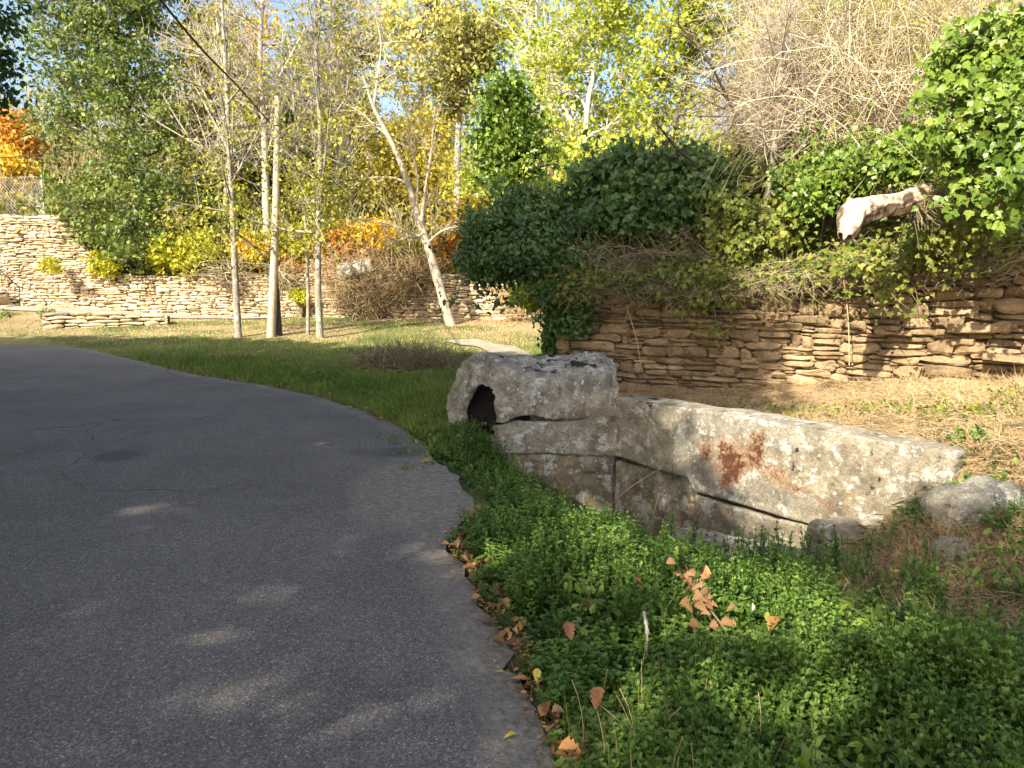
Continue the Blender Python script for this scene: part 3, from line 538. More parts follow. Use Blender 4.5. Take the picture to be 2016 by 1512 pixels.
# ------------------------------------------------------------------ great slab wall
r = empty('slab_wall', (*((W0 + W1) / 2), 0), 'low wall of huge weathered granite slabs with rust red stains right of the fountain', 'wall'); loc = Local(r)
def wallpt(px, py):                     # pixel onto the wall's vertical plane -> (s, z)
    q = ray(px, py); a = np.array([[q[0], -WD[0]], [q[1], -WD[1]]]); tt, s = np.linalg.solve(a, W0); return s, CH + tt * q[2]
def curve(pxs):
    sz = np.array([wallpt(*p) for p in pxs]); return sz[:, 0], sz[:, 1]
def wall_vc(W, V):
    sx = (W[:, 0] - W0[0]) * WD[0] + (W[:, 1] - W0[1]) * WD[1]; z = W[:, 2].copy()
    wz = fbm(W, 9, 4, 61) - .5; wx = fbm(W * A([1, 1, .35]), 12, 4, 62) - .5; sx = sx + wx * .17; z = z + wz * .22
    def bl(px, py, rs, rz, k=1.): s0, z0 = wallpt(px, py); return k * np.exp(-(((sx - s0) / rs) ** 2 + ((z - z0) / rz) ** 2))
    rust = bl(1440, 900, .18, .19, 1.12) + bl(1470, 905, .2, .09, .22) + bl(1390, 890, .1, .15, .75) + bl(1492, 880, .09, .2, .85) + bl(1530, 930, .12, .08, .75) + bl(1570, 965, .15, .08, .72) + bl(1630, 985, .14, .06, .65) + bl(1660, 1020, .12, .05, .6) + bl(1430, 945, .09, .1, .7)
    rust += bl(1353, 1010, .035, .16, 1.05); warm = .35 + .3 * ss(-.1, -.5, z) + .15 * np.sin(sx * 3) + bl(1560, 940, .5, .2, .3)
    dk = bl(1560, 905, .02, .12, .7) + bl(1725, 960, .08, .12, .55) + .55 * ss(.35, .5, z) * ss(1.2, .4, sx)
    return np.stack([np.clip(rust, 0, 1.3), np.clip(warm, 0, 1), dk], 1)
def slab_piece(name, top, bot, thick, n, seed, amp=.03, r_=.028, off=0., freq=2.2):
    ts, tz = curve(top); bs, bz = curve(bot); mb = MB(); s0 = min(ts[0], bs[0]); s1 = max(ts[-1], bs[-1]); Ln = (ts[-1] + bs[-1] - ts[0] - bs[0]) / 2; Hh = np.mean(tz) - np.mean(bz)
    def mp(p):
        u = p[:, 0] / Ln; v = p[:, 1] / Hh
        st = ts[0] + (ts[-1] - ts[0]) * u; sb = bs[0] + (bs[-1] - bs[0]) * u; zt = np.interp(st, ts, tz); zb_ = np.interp(sb, bs, bz)
        s = sb * (1 - v) + st * v; z = zb_ + (zt - zb_) * v; d = p[:, 2] - off; w = .03 * np.sin(s * 1.7 + seed); xy = W0[None] + WD[None] * s[:, None] - WN[None] * (d + w)[:, None]
        return np.c_[xy, z]
    rboxm(mb, mp, (Ln, Hh, thick), n, r_, amp, freq, seed, vcf=wall_vc); loc.put(mb, name, M['slab'])
slab_piece('upper_slab', [(1208, 781), (1300, 796), (1400, 808), (1500, 826), (1600, 843), (1720, 866), (1800, 878), (1885, 892)],
           [(1206, 896), (1290, 922), (1358, 940), (1372, 966), (1500, 1008), (1600, 1036), (1700, 1068), (1825, 1100)], .34, (230, 56, 22), 3)
slab_piece('lower_block', [(1203, 903), (1290, 928), (1352, 944)], [(1203, 1120), (1290, 1150), (1355, 1190)], .3, (70, 56, 14), 6, .05, .04, -.035)
slab_piece('lower_block', [(1366, 970), (1500, 1012), (1600, 1041), (1680, 1068)], [(1362, 1200), (1500, 1230), (1590, 1240), (1660, 1240)], .3, (110, 56, 14), 9, .05, .04, -.02)
slab_piece('lower_block', [(1120, 902), (1160, 902), (1198, 902)], [(1120, 1090), (1160, 1095), (1198, 1110)], .3, (30, 50, 10), 12, .03, .03, -.05)
# loose boulders
def boulder(name, label, c, dims, rotz, seed, tilt=0., mat='palestone', group=None, warm=.3, amp=.22):
    L, Hh, T = dims; o = empty(name, (0, 0, 0), label, 'rock', group); o.location = [0, 0, 0]; bpy.data.objects.remove(o)
    mb = MB(); ca, sa = math.cos(rotz), math.sin(rotz); ct, st = math.cos(tilt), math.sin(tilt)
    def mp(p):
        q = p - A([L, Hh, T]) / 2; x = q[:, 0]; z = q[:, 1]; y = q[:, 2]; x2 = x * ct - z * st; z2 = x * st + z * ct
        return np.stack([x2 * ca - y * sa, x2 * sa + y * ca, z2], 1)
    rboxm(mb, mp, dims, (int(L * 60) + 10, int(Hh * 60) + 10, int(T * 50) + 8), min(dims) * .33, min(dims) * amp, 1.1 / max(dims) * 2, seed, vcf=lambda W, V: np.stack([0 * W[:, 0], warm + 0 * W[:, 0], 0 * W[:, 0]], 1), oct=5)
    o = mb.build(name, M[mat]); o.location = [float(a) for a in c]; return tag(o, label, 'rock', group)
boulder('boulder', 'low grey ledge stone sloping down in front of the slab wall', P(1455, 1100, 5.55), (1.15, .3, .3), math.atan2(WD[1], WD[0]) - .04, 4, .07, 'slab')
boulder('boulder', 'rounded cream boulder at the foot of the slab wall', P(1655, 1080, 5.1), (.38, .36, .34), .2, 5, 0, 'palestone', warm=.6)
boulder('boulder', 'large pale grey rough boulder right of the slab wall end', P(1912, 1030, 4.3) * A([1, 1, 0]) + A([0, 0, float(H(P(1912, 1030, 4.3)[0], 4.3)) + .07]), (.5, .24, .32), .25, 16, .22, 'palestone', warm=0.)
boulder('boulder', 'small tan and white rock half buried in dry grass', P(1868, 1130, 3.85) * A([1, 1, 0]) + A([0, 0, float(H(P(1868, 1130, 3.85)[0], 3.85)) + .06]), (.16, .2, .16), .6, 7, .3, 'palestone', warm=.7)
boulder('boulder', 'grey angular stone peeking from weeds below the fountain foundation', P(1168, 972, 6.6) * A([1, 1, 0]) + A([0, 0, float(H(P(1168, 972, 6.6)[0], 6.6)) + .1]), (.28, .16, .22), -.4, 8, -.1, 'slab')
boulder('boulder', 'white boulder caught in the ferns above the far wall', P(700, 530, 25.8), (1.2, .5, .8), .2, 9, .25, 'palestone', warm=.3)
boulder('boulder', 'small stone lying at the muddy road edge by the fountain', PZ(838, 905, .02), (.12, .07, .09), .5, 18, .3, 'wallstone', amp=.45)
boulder('boulder', 'dark mound stone at the right end of the dry grass terrace', P(1960, 850, 6.2), (.7, .4, .6), .3, 11, .1, 'wallstone')
# ------------------------------------------------------------------ vegetation helpers
def B(px, py, d, rp, sy=1.): c = P(px, py, d); k = rp * d / 1500.; return (c, A([k, k * sy, k]))
def clusters(blobs, n, shell=2.2):
    w = A([np.prod(b[1]) ** (.8) for b in blobs]); idx = rng.choice(len(blobs), n, p=w / w.sum()); c = A([b[0] for b in blobs])[idx]; r_ = A([b[1] for b in blobs])[idx]
    return c + rdir(n) * (rng.random((n, 1)) ** (1 / shell)) * r_, idx
def foliage(mb, cl, k, crad, size, tpl=LEAF4, droop=.35, upb=.8, mi=0, flat=.7, rv=None, face=None):
    n = len(cl); pos = np.repeat(cl, k, 0) + rng.normal(size=(n * k, 3)) * A([1, 1, flat]) * crad * .55
    d = rdir(n * k); d[:, 2] -= droop; up = rdir(n * k) * .8; up[:, 2] += upb
    if face is not None: up += np.asarray(face)
    X, Y, Z = frames(unit(d), up); rn = np.clip(np.repeat(rng.random(n), k) * .55 + rng.random(n * k) * .45, 0, 1) if rv is None else rng.uniform(*rv, n * k)
    inst(mb, tpl[0], tpl[1], pos, X, Y, Z, size * rng.uniform(.42, 1.38, n * k), rn, mi)
def bez(a, b, c, K):
    t = np.linspace(0, 1, K)[None, :, None]; return a[:, None] * (1 - t) ** 2 + 2 * b[:, None] * t * (1 - t) + c[:, None] * t * t
def tree(name, label, path, r0, blobs, ncl, k, size, leaf, bark, crad=.45, r1=None, group=None, limbs=True, twig=1., cat='tree', tpl=LEAF4, droop=.35, shell=2.2, twr=.012, upb=.8, jit=.3):
    path = smooth_path(path, 24); root = empty(name, path[0], label, cat, group); lo = Local(root)
    rad = np.linspace(r0, r1 if r1 else r0 * .3, 24); rad[0] *= 1.35; rad[1] *= 1.12
    mb = MB(); trunk_tube(mb, path, rad, 12, seed=int(abs(path[0, 0] * 10))); lo.put(mb, 'trunk', bark)
    cl, idx = clusters(blobs, ncl, shell); j = rng.random(ncl) < .25; cl[j] += rng.normal(size=(j.sum(), 3)) * jit * A([b[1] for b in blobs])[idx[j]]; mb = MB(); nb = len(blobs)
    zs = path[:, 2]; st = []; sr = []
    for b in blobs:
        i = int(np.argmin(np.abs(zs - (b[0][2] - .35 * np.hypot(*(b[0][:2] - path[-1, :2])) - .3 * b[1][2])))); st.append(path[i]); sr.append(rad[i] * .55)
    st = A(st); sr = A(sr); bc = A([b[0] for b in blobs])
    if limbs:
        mid = (st + bc) / 2 + rng.normal(size=bc.shape) * .15 * np.linalg.norm(bc - st, axis=1)[:, None] + A([0, 0, .1]); pth = bez(st, mid, bc, 12); pth[:, 1:-1] += rng.normal(size=(nb, 10, 3)) * .03
        tubes(mb, pth, sr[:, None] * np.linspace(1, .3, 12)[None], 7, .4)
        m = rng.random(len(cl)) < twig; c2 = cl[m]; i2 = idx[m]; t = rng.integers(5, 12, len(c2)); s = pth[i2, t]
        md = (s + c2) / 2 + rng.normal(size=c2.shape) * .12 * np.linalg.norm(c2 - s, axis=1)[:, None]; tw = bez(s, md, c2, 6)
        tubes(mb, tw, np.linspace(1, .35, 6)[None] * twr * rng.uniform(.7, 1.8, (len(c2), 1)), 3, .5)
    lo.put(mb, 'limbs', bark)
    mb = MB(); foliage(mb, cl, k, crad, size, tpl, droop, upb); lo.put(mb, 'crown', leaf); return root
def bare_branches(mb, path, r0, n1=26, up=.8, Lf=.32, depth=3, r_t=.006, spread=.7, tips=None):
    """side branches along a trunk path, recursively, vectorised"""
    path = smooth_path(path, 40); Lt = np.linalg.norm(path[-1] - path[0]); par = [(path, r0)]
    cur = path[None]; crad = np.linspace(r0, r0 * .35, 40)[None]; n = n1; Ls = Lt * Lf
    for lv in range(depth):
        Np, K, _ = cur.shape; i = rng.integers(int(K * (.3 if lv == 0 else .2)), K - 1, (Np, n)).ravel(); p = np.repeat(np.arange(Np), n); s = cur[p, i]; tan = unit(cur[p, np.minimum(i + 1, K - 1)] - cur[p, i]); rr = crad[p, i] * .6
        d = unit(tan * .55 + rdir(len(p)) * (spread + .25)); d = unit(d); L = Ls * rng.uniform(.5, 1.2, len(p)) * (1 - .5 * i / K); e = s + d * L[:, None]; e[:, 2] += up * .35 * L; m = (s + e) / 2 + rng.normal(size=e.shape) * .06 * L[:, None]; m[:, 2] -= .1 * L * up
        K2 = 9; pp = bez(s, m, e, K2); rr = np.maximum(np.minimum(rr, L * .022), r_t); rads = rr[:, None] * np.linspace(1, .35, K2)[None]; tubes(mb, pp, rads, 5 if lv == 0 else 3, rng.random(len(p))); 
        cur = pp; crad = rads; Ls *= .5; n = max(4, n // 3)
    if tips is not None: tips.append(cur[:, -1])
def slim_tree(name, label, path, r0, bark, leaf=None, nleaf=0, size=.12, n1=22, Lf=.3, depth=3, up=.8, group=None, r_t=.01, r1=None, extra=None):
    root = empty(name, path[0], label, 'tree', group); lo = Local(root); pth = smooth_path(path, 30); mb = MB(); rad = np.linspace(r0, r1 or r0 * .35, 30); rad[0] *= 1.3
    trunk_tube(mb, pth, rad, 10, seed=int(abs(path[0][0] * 7))); lo.put(mb, 'trunk', bark); tips = []; mb = MB(); bare_branches(mb, path, r0, n1, up, Lf, depth, r_t, tips=tips); lo.put(mb, 'limbs', bark)
    if leaf is not None:
        t = tips[0]; t = t[rng.integers(0, len(t), nleaf)]; mb = MB(); foliage(mb, t, 5, .28, size)
        if extra: cl, _ = clusters(extra[0], extra[1], 2); foliage(mb, cl, 9, .3, size, flat=.35)
        lo.put(mb, 'crown', leaf)
    return root
# ------------------------------------------------------------------ far trees
def FB(px, d):      # foot of something standing on the upper ground behind the far wall
    r_ = ray(px, 500); x = r_[0] / r_[1] * d; return A([x, d, float(H(x, d)) - .1])
fd = 29.
tree('broadleaf_tree', 'tall dense green tree leaning over the far wall at the left', [FB(285, 29.5), P(270, 330, 29.5), P(240, 150, 29.5), P(215, -60, 29.5)], .3,
     [B(*a) for a in [(110, 60, 29, 75), (210, 60, 29, 90), (310, 40, 29.5, 60), (130, 160, 29, 75), (220, 150, 28.5, 80), (110, 240, 29, 55), (300, 150, 29, 75), (250, 250, 28, 75), (330, 240, 28.6, 60), (215, 330, 28, 60), (310, 340, 27.6, 75), (150, 395, 27.8, 65), (230, 420, 27, 75), (320, 400, 27.5, 55), (265, 490, 26.7, 55), (170, 440, 27.2, 45), (300, 470, 27, 45), (200, -50, 29, 110), (330, -50, 29.5, 80), (80, -40, 29, 70)]],
     1050, 26, .17, M['green_far'], M['bark_grey'], .36)
tree('autumn_tree', 'small tree with orange and yellow leaves behind the chain link fence', [P(42, 440, 32), P(36, 380, 32), P(25, 300, 32)], .14,
     [B(*a) for a in [(15, 250, 32, 40), (40, 280, 32, 36)]], 110, 18, .2, M['orange'], M['bark_pale'], .4)
tree('autumn_tree', 'bright yellow leafed young tree low beside the chain link fence post', [P(30, 440, 30.5), P(32, 400, 30.5), P(30, 340, 30.5)], .1,
     [B(*a) for a in [(20, 335, 30.5, 42), (55, 350, 30.5, 26), (8, 385, 30.5, 26), (50, 372, 30.5, 18)]], 120, 16, .2, M['gold'], M['bark_pale'], .35)
bg = [  # label, base px, d, blobs, leaf, ncl, k
 ('olive green tree with thin crown behind the left bare trunk', 420, 34, [(400, 130, 60), (440, 220, 70), (390, 260, 60), (470, 130, 55), (420, 330, 60), (470, 300, 55), (380, 60, 45), (440, 40, 45)], 'olive', 520, 14),
 ('dark olive tree standing directly behind the utility pole', 560, 37, [(540, 250, 75), (600, 180, 65), (560, 360, 75), (620, 330, 60), (590, 110, 55), (500, 330, 60), (650, 240, 50)], 'green_far', 520, 15),
 ('olive tree right of the twin trunks with sparse crown', 680, 36, [(680, 180, 65), (720, 260, 60), (660, 340, 60), (710, 370, 55), (640, 110, 45), (700, 90, 50)], 'olive', 420, 14),
 ('yellow tree behind the leaning bare tree', 800, 32, [(790, 290, 60), (760, 380, 60), (860, 330, 60), (820, 420, 55), (880, 410, 50), (740, 330, 40), (900, 340, 45), (860, 260, 50)], 'yellow', 560, 15),
 ('very tall pale yellow tree in the centre background', 830, 40, [(820, 60, 75), (880, 120, 70), (850, 0, 70), (760, 130, 60), (900, 40, 60), (830, 190, 55), (740, 30, 60), (940, 200, 40)], 'paleyellow', 480, 13),
 ('green drooping tree left of the ivy covered tree', 905, 26, [(890, 150, 48), (930, 110, 48), (890, 200, 32), (900, 80, 40), (950, 60, 40)], 'olive', 330, 16),
 ('thin peach tinted tree at the far back left of the pole', 470, 46, [(430, 60, 50), (480, 90, 50), (520, 50, 40), (400, 120, 40)], 'gold', 140, 10),
 ('yellow green tree behind the ivy covered tree', 1080, 30, [(1000, 60, 55), (1060, 130, 50), (960, 330, 60), (1030, 400, 60), (930, 380, 50), (1100, 330, 60), (1010, -20, 60)], 'maple', 520, 14)]
for lab, bx, d, bl, lf, ncl, k in bg:
    base = FB(bx, d) if bx < 1000 else A([*P(bx, 400, d)[:2], 2.]); top = P(bx + rng.uniform(-15, 15), min(b[1] for b in bl) + 30, d); mid = (base + top) / 2 + A([rng.uniform(-.4, .4), 0, 0])
    tree('background_tree', lab, [base, mid, top], .17, [B(b[0], b[1], d, b[2]) for b in bl], ncl, k, .2 * d / 32, M[lf], M['bark_grey'], .36, group='trees on the bank behind the far wall', twr=.02, shell=3)
# undergrowth shrubs on the upper ground behind the far wall
shr = [('yellow green fern clump', 350, 500, 26.9, 42, 'fern', 110), ('lime fern on the wall top left of the pole', 400, 480, 27.4, 30, 'fern', 70), ('yellow fern beside the left bare trunk', 495, 490, 27, 32, 'gold', 80), ('pale yellow fern spray right of the pole', 575, 470, 27.5, 34, 'fern', 80),
       ('rusty orange fern thicket', 680, 480, 26.8, 42, 'rust', 130), ('golden fern thicket above the far wall', 745, 470, 27, 45, 'gold', 120), ('brown bracken clump right of the leaning tree', 895, 490, 25.6, 34, 'rust', 110), ('olive bramble clump on the wall by the leaning tree', 820, 500, 26.3, 40, 'olive', 110),
       ('small yellow green weed growing from the tall wall', 100, 520, 26.4, 17, 'fern', 30), ('yellowing shrub under the green tree', 205, 520, 27, 26, 'fern', 50), ('dark green thicket between the green tree and the pole', 440, 430, 29, 60, 'green_far', 200), ('dark thicket behind the twin trunks', 610, 430, 29, 60, 'olive', 200),
       ('brown tangled thicket in the middle distance', 560, 530, 27.2, 36, 'rust', 90), ('yellow shrub hanging over the wall beside the ivy bush', 1045, 575, 14, 22, 'maple', 60), ('tall golden thicket below the ivy covered tree', 950, 440, 25.5, 55, 'gold', 180), ('sparse olive thicket behind the leaning tree crown', 720, 400, 30, 60, 'olive', 170), ('green weed at the wall foot between the trunks', 592, 580, 25.8, 14, 'fern', 35), ('yellow green thicket between the ivy tree and the white trunk', 1120, 360, 15, 55, 'maple', 150), ('small green leafy plant left on the kerb stones', 92, 622, 24, 14, 'green_far', 24), ('low green plant at the far left edge of the verge', 12, 628, 24, 16, 'green_far', 30), ('tan dry thicket above the middle of the far wall', 640, 540, 26.8, 30, 'straw', 80)]
for lab, px, py, d, rp, lf, ncl in shr:
    c = P(px, py, d); bb = [B(px - rp * .5, py, d, rp * .75), B(px + rp * .4, py + rp * .25, d - .2, rp * .7), B(px, py - rp * .4, d + .3, rp * .6)]
    hb_ = float(H(c[0], c[1] + .4)); base = A([c[0], c[1] + .4, min(hb_, c[2])]) if hb_ > c[2] - 1.2 else c + A([0, .35, -.25]); root = empty('shrub', base, lab if len(lab.split()) >= 4 else lab + ' on the far wall', 'shrub', 'shrubs on and around the far wall'); lo = Local(root)
    cl, ix = clusters(bb, ncl, 2.5); mb = MB(); s = np.repeat(base[None], len(cl), 0) + rng.normal(size=cl.shape) * A([.2, .1, 0]); tubes(mb, bez(s, (s + cl) / 2 + A([0, 0, .25]), cl, 6), np.linspace(.02, .006, 6)[None], 3, .6); lo.put(mb, 'stems', M['twig'])
    mb = MB(); foliage(mb, cl, 20, .3 * max(rp / 40, .5), .15 if rp > 20 else .1, droop=.5); lo.put(mb, 'foliage', M[lf])
# dense undergrowth filling the slope behind
mb = MB(); n = 5200; y = 26.5 + rng.random(n) ** 1.3 * 26; x = rng.uniform(-1, 1, n) * (y * .78) ; q = np.stack([x, y], 1); m = (sd_poly(x, y, FAR)[0] > .5); q = q[m]
z = H(q[:, 0], q[:, 1]); cl = np.c_[q, z + rng.random(len(q)) ** 2 * (1.2 + 2.2 * ss(30, 40, q[:, 1]))]
foliage(mb, cl, 16, .75, .24, droop=.2); tag(mb.build('undergrowth', M['olive']), 'tangled olive undergrowth covering the slope behind the far wall', None, None, 'stuff')
mb = MB(); s = cl[rng.integers(0, len(cl), 4500)]; e = s + rng.normal(size=s.shape) * A([.6, .3, .2]) + A([0, 0, 1.6]); tubes(mb, bez(s, (s + e) / 2 + rng.normal(size=s.shape) * .3, e, 6), np.linspace(.02, .008, 6)[None], 3, rng.random(len(s))); tag(mb.build('dry_brush', M['twig']), 'dry upright stems standing in the undergrowth behind the wall', None, None, 'stuff')
def tangle(name, label, blobs, n, L, r_, mat, sag=.5, kind='stuff', K=9, sz=None):
    mb = MB(); s, _ = clusters(blobs, n, 3); d = rdir(n) * A([1, .6, .8]); d = unit(d); l = L * rng.uniform(.4, 1.3, n)[:, None]; e = s + d * l; m = (s + e) / 2 + A([0, 0, 1.]) * l * sag * rng.uniform(-.3, 1, (n, 1)) + rng.normal(size=s.shape) * l * .12
    p = bez(s, m, e, K); p[:, 1:-1] += rng.normal(size=(n, K - 2, 3)) * L * .012; tubes(mb, p, r_ * rng.uniform(.5, 1.6, (n, 1)) * np.linspace(1, .4, K)[None], 3, rng.random(n))
    return tag(mb.build(name, M[mat]), label, None, None, kind)
tangle('dry_brush', 'brown dry brush spilling down over the middle of the far wall', [B(690, 570, 25.7, 36), B(740, 600, 25.4, 30), B(780, 560, 25.5, 34), B(830, 530, 25.4, 30), B(650, 540, 25.9, 30), B(720, 530, 25.9, 34), B(1000, 590, 24, 26), B(1040, 600, 23.8, 20)], 1500, 1., .011, 'straw', .4)
tangle('dry_brush', 'darker bramble stems spilling over the far wall', [B(690, 590, 25.6, 34), B(760, 570, 25.5, 36), B(840, 560, 25.3, 30), B(450, 540, 26.2, 30), B(560, 545, 26, 26)], 800, 1.1, .013, 'twig', .4)
# ------------------------------------------------------------------ slim trees on the lawn
def T(pxs, d): 
    g = G(*pxs[0]) if d is None else None; dd = d if d else g[1]; pts = [P(a, b, dd) for a, b in pxs]; pts[0][2] -= .08; return pts
slim_tree('young_tree', 'slim grey trunk left of the utility pole with few yellow leaves', T([(470, 671), (464, 560), (458, 420), (450, 250), (440, 60), (432, -80)], 20.6), .095, M['bark_grey'], M['lawnleaf'], 300, .11, 20, .26, 3, .45, group='young trees on the lawn', r_t=.007, extra=([B(390, 440, 20.6, 50), B(440, 390, 20.8, 50), B(490, 440, 20.4, 45), B(420, 490, 20.5, 35), B(480, 350, 20.8, 40), B(350, 430, 20.6, 35), B(400, 330, 20.8, 35)], 170))
slim_tree('young_tree', 'thinnest grey trunk just left of the twin trunk', T([(606, 664), (606, 560), (600, 430), (585, 300), (575, 150)], 21), .05, M['bark_grey'], M['lawnleaf'], 160, .11, 14, .26, 3, .45, group='young trees on the lawn', r_t=.007, extra=([B(590, 390, 21, 40), B(570, 450, 21, 34), B(600, 340, 21, 34)], 80))
slim_tree('young_tree', 'pale mottled trunk right of the utility pole reaching the sky', T([(631, 672), (626, 560), (628, 420), (630, 250), (622, 80), (640, -80)], 20.4), .095, M['bark_grey'], M['lawnleaf'], 360, .11, 24, .24, 3, .45, group='young trees on the lawn', r_t=.007, extra=([B(630, 380, 20.4, 45), B(660, 440, 20.4, 40), B(600, 470, 20.3, 30), B(650, 330, 20.5, 40), B(640, 250, 20.5, 34)], 150))
slim_tree('bare_tree', 'tall bare pale tree behind the utility pole top', [FB(528, 27.5), P(524, 400, 27.5), P(520, 250, 27.5), P(512, 120, 27.5), P(520, -60, 27.5)], .16, M['bark_pale'], M['yellow'], 120, .14, 26, .3, r_t=.012)
slim_tree('bare_tree', 'bare twiggy tree beyond the left bare trunk', [FB(440, 28.5), P(445, 380, 28.5), P(455, 200, 28.5), P(430, 60, 28.5), P(420, -60, 28.5)], .11, M['bark_pale'], M['olive'], 160, .14, 26, .34, r_t=.011)
slim_tree('bare_tree', 'slender bare tree with fine twigs behind the twin trunks', [FB(680, 30), P(660, 380, 30), P(680, 220, 30), P(650, 60, 30), P(660, -60, 30)], .11, M['bark_pale'], M['yellow'], 200, .14, 26, .34, r_t=.012)
# leaning bare tree
root = empty('leaning_tree', P(887, 641, 23.3), 'leaning pale barked bare tree with forked limbs on the lawn', 'tree'); lo = Local(root); mb = MB(); dL = 23.3
main = smooth_path([P(889, 644, dL), P(873, 590, dL), P(850, 510, dL), P(835, 465, dL), P(820, 420, dL), P(803, 360, dL), P(780, 300, dL), P(755, 250, dL), P(735, 210, dL), P(715, 150, dL)], 40); trunk_tube(mb, main, np.linspace(.165, .035, 40), 12, .08); lo.put(mb, 'trunk', M['bark_pale']); mb = MB()
lims = [[(830, 440), (838, 370), (850, 290), (856, 210)], [(838, 470), (800, 455), (760, 440), (700, 430)], [(838, 470), (800, 468), (770, 480), (755, 492)], [(842, 478), (870, 455), (905, 445), (925, 430)], [(800, 360), (770, 350), (720, 352), (690, 372)], [(833, 450), (840, 400), (880, 350), (940, 310)], [(820, 415), (822, 350), (810, 290), (800, 230)], [(760, 265), (730, 240), (700, 215), (640, 190)], [(735, 215), (742, 160), (750, 90), (740, 30)]]
for i, l in enumerate(lims):
    p = smooth_path([P(a, b, dL + (i % 3 - 1) * .25 * j) for j, (a, b) in enumerate(l)], 20); tubes(mb, p[None], np.linspace(.07 if i in (0,) else .042, .012, 20)[None], 7, .5); bare_branches(mb, p, .04, 9, .6, .45, 2, .009)
lo.put(mb, 'limbs', M['bark_pale']); mb = MB(); cl, _ = clusters([B(850, 300, dL, 60), B(760, 330, dL, 60), B(890, 360, dL, 45), B(700, 250, dL, 45)], 120); foliage(mb, cl, 7, .35, .12); lo.put(mb, 'leaves', M['yellow'])
# ------------------------------------------------------------------ pole, cables, fence, rail
pb = P(533, 673, 20.6); pt = P(546, 190, 20.6)
root = empty('utility_pole', pb, 'weathered wooden utility pole on the lawn carrying two cables', 'pole'); lo = Local(root); mb = MB(); pp = np.linspace(0, 1, 16)[:, None] * (pt - pb)[None] + pb; pp[:, 0] += .04 * np.sin(np.linspace(0, 3, 16)); trunk_tube(mb, pp, np.linspace(.115, .08, 16), 14, .03); lo.put(mb, 'shaft', M['pole'])
at_ = P(545, 243, 20.6); mb = MB(); tubes(mb, A([[at_ + A([0, -.02, -.05]), at_ + A([0, -.02, .0]), at_ + A([0, -.02, .05])]]), .1, 14, .5, cap=True); tubes(mb, A([[at_ + A([-.08, -.1, 0]), at_ + A([-.16, -.12, 0]), at_ + A([-.2, -.12, -.05])]]), .015, 6, .5, cap=True); lo.put(mb, 'clamp_band', M['galv'])
mb = MB(); pq = smooth_path([P(549, 673, 20.9), P(545, 600, 20.9), P(540, 520, 20.75)], 12); trunk_tube(mb, pq, np.linspace(.11, .075, 12), 10, .06); o = mb.build('prop_post', M['bark_dark']); tag(o, 'short dark timber post propped behind the utility pole', 'post')
def cable(label, pts, r_, mat='cable'):
    mb = MB(); p = smooth_path(pts, 60); tubes(mb, p[None], r_, 6, .5, cap=True); tag(mb.build('cable', M[mat]), label, 'cable')
cable('thick black overhead cable running from the pole to the upper left', [at_ + A([-.15, -.12, 0]), P(470, 172, 16), P(400, 100, 12.5), P(318, 2, 10), P(200, -150, 7.5)], .018)
cable('thin cable sagging from the pole towards the far left', [at_ + A([-.12, -.1, .02]), P(420, 262, 21.5), P(300, 280, 22.2), P(150, 296, 23), P(0, 311, 24), P(-200, 318, 25)], .014)
cable('thin pale guy wire anchored in the lawn right of the trunks', [P(547, 262, 20.6), P(600, 385, 20.3), P(660, 520, 20), G(722, 640) - A([0, 0, .05])], .007, 'galv')
root = empty('chain_link_fence', P(87, 425, 27.7), 'chain link fence with steel post on top of the tall wall', 'fence'); lo = Local(root); fa = P(88, 424, 27.9); fb_ = P(-120, 424, 29.3)
for t in (0, .5, 1): mb = MB(); b = fa * (1 - t) + fb_ * t; tubes(mb, A([[b - A([0, 0, .3]), b + A([0, 0, .6]), b + A([0, 0, 1.5])]]), .03, 8, cap=True); lo.put(mb, 'post', M['galv'])
mb = MB(); n = 60
for sg in (1, -1):
    s = np.linspace(-.35, 1.35, n); a = np.clip(s, 0, 1); b = np.clip(s + sg * .28, 0, 1); m = a != b
    p0 = fa[None] * (1 - a[:, None]) + fb_[None] * a[:, None]; p1 = fa[None] * (1 - b[:, None]) + fb_[None] * b[:, None]; p0[:, 2] = fa[2]; p1[:, 2] = fa[2] + 1.35; tubes(mb, np.stack([p0, (p0 + p1) / 2, p1], 1)[m], .005, 3)
for zz in (0.02, 1.35): tubes(mb, A([[fa + A([0, 0, zz]), (fa + fb_) / 2 + A([0, 0, zz]), fb_ + A([0, 0, zz])]]), .008, 4)
lo.put(mb, 'wire_mesh', M['galv'])
root = empty('handrail', P(38, 603, 26.3), 'rusty iron handrail beside stone steps at the far left', 'railing'); lo = Local(root); mb = MB(); tp = [P(-60, 478, 26.3), P(0, 532, 26.3), P(38, 566, 26.3), P(39, 603, 26.3)]; tubes(mb, A(tp)[None], .022, 6, cap=True); tubes(mb, A([P(-60, 520, 26.3), P(0, 565, 26.3), P(38, 592, 26.3)])[None], .014, 5); lo.put(mb, 'rail', M['iron'])
for i in range(7): mb = MB(); a = P(-50 + i * 13, 487 + i * 12, 26.3); b = a - A([0, 0, .55]); tubes(mb, A([[a, (a + b) / 2, b]]), .01, 5); lo.put(mb, 'baluster', M['iron'])
root = empty('stone_steps', P(0, 603, 26), 'stone steps under the iron handrail at the far left', 'steps'); lo = Local(root)
for i in range(5): mb = MB(); c = P(28 - i * 22, 602 - i * 18, 26.6); rboxm(mb, lambda p, c=c: c + np.stack([p[:, 0] - .8, p[:, 2] - .5, p[:, 1] - .32], 1), (.85, .34, .7), (8, 4, 6), .03, .02, 3, i); lo.put(mb, 'step', M['farstone'])
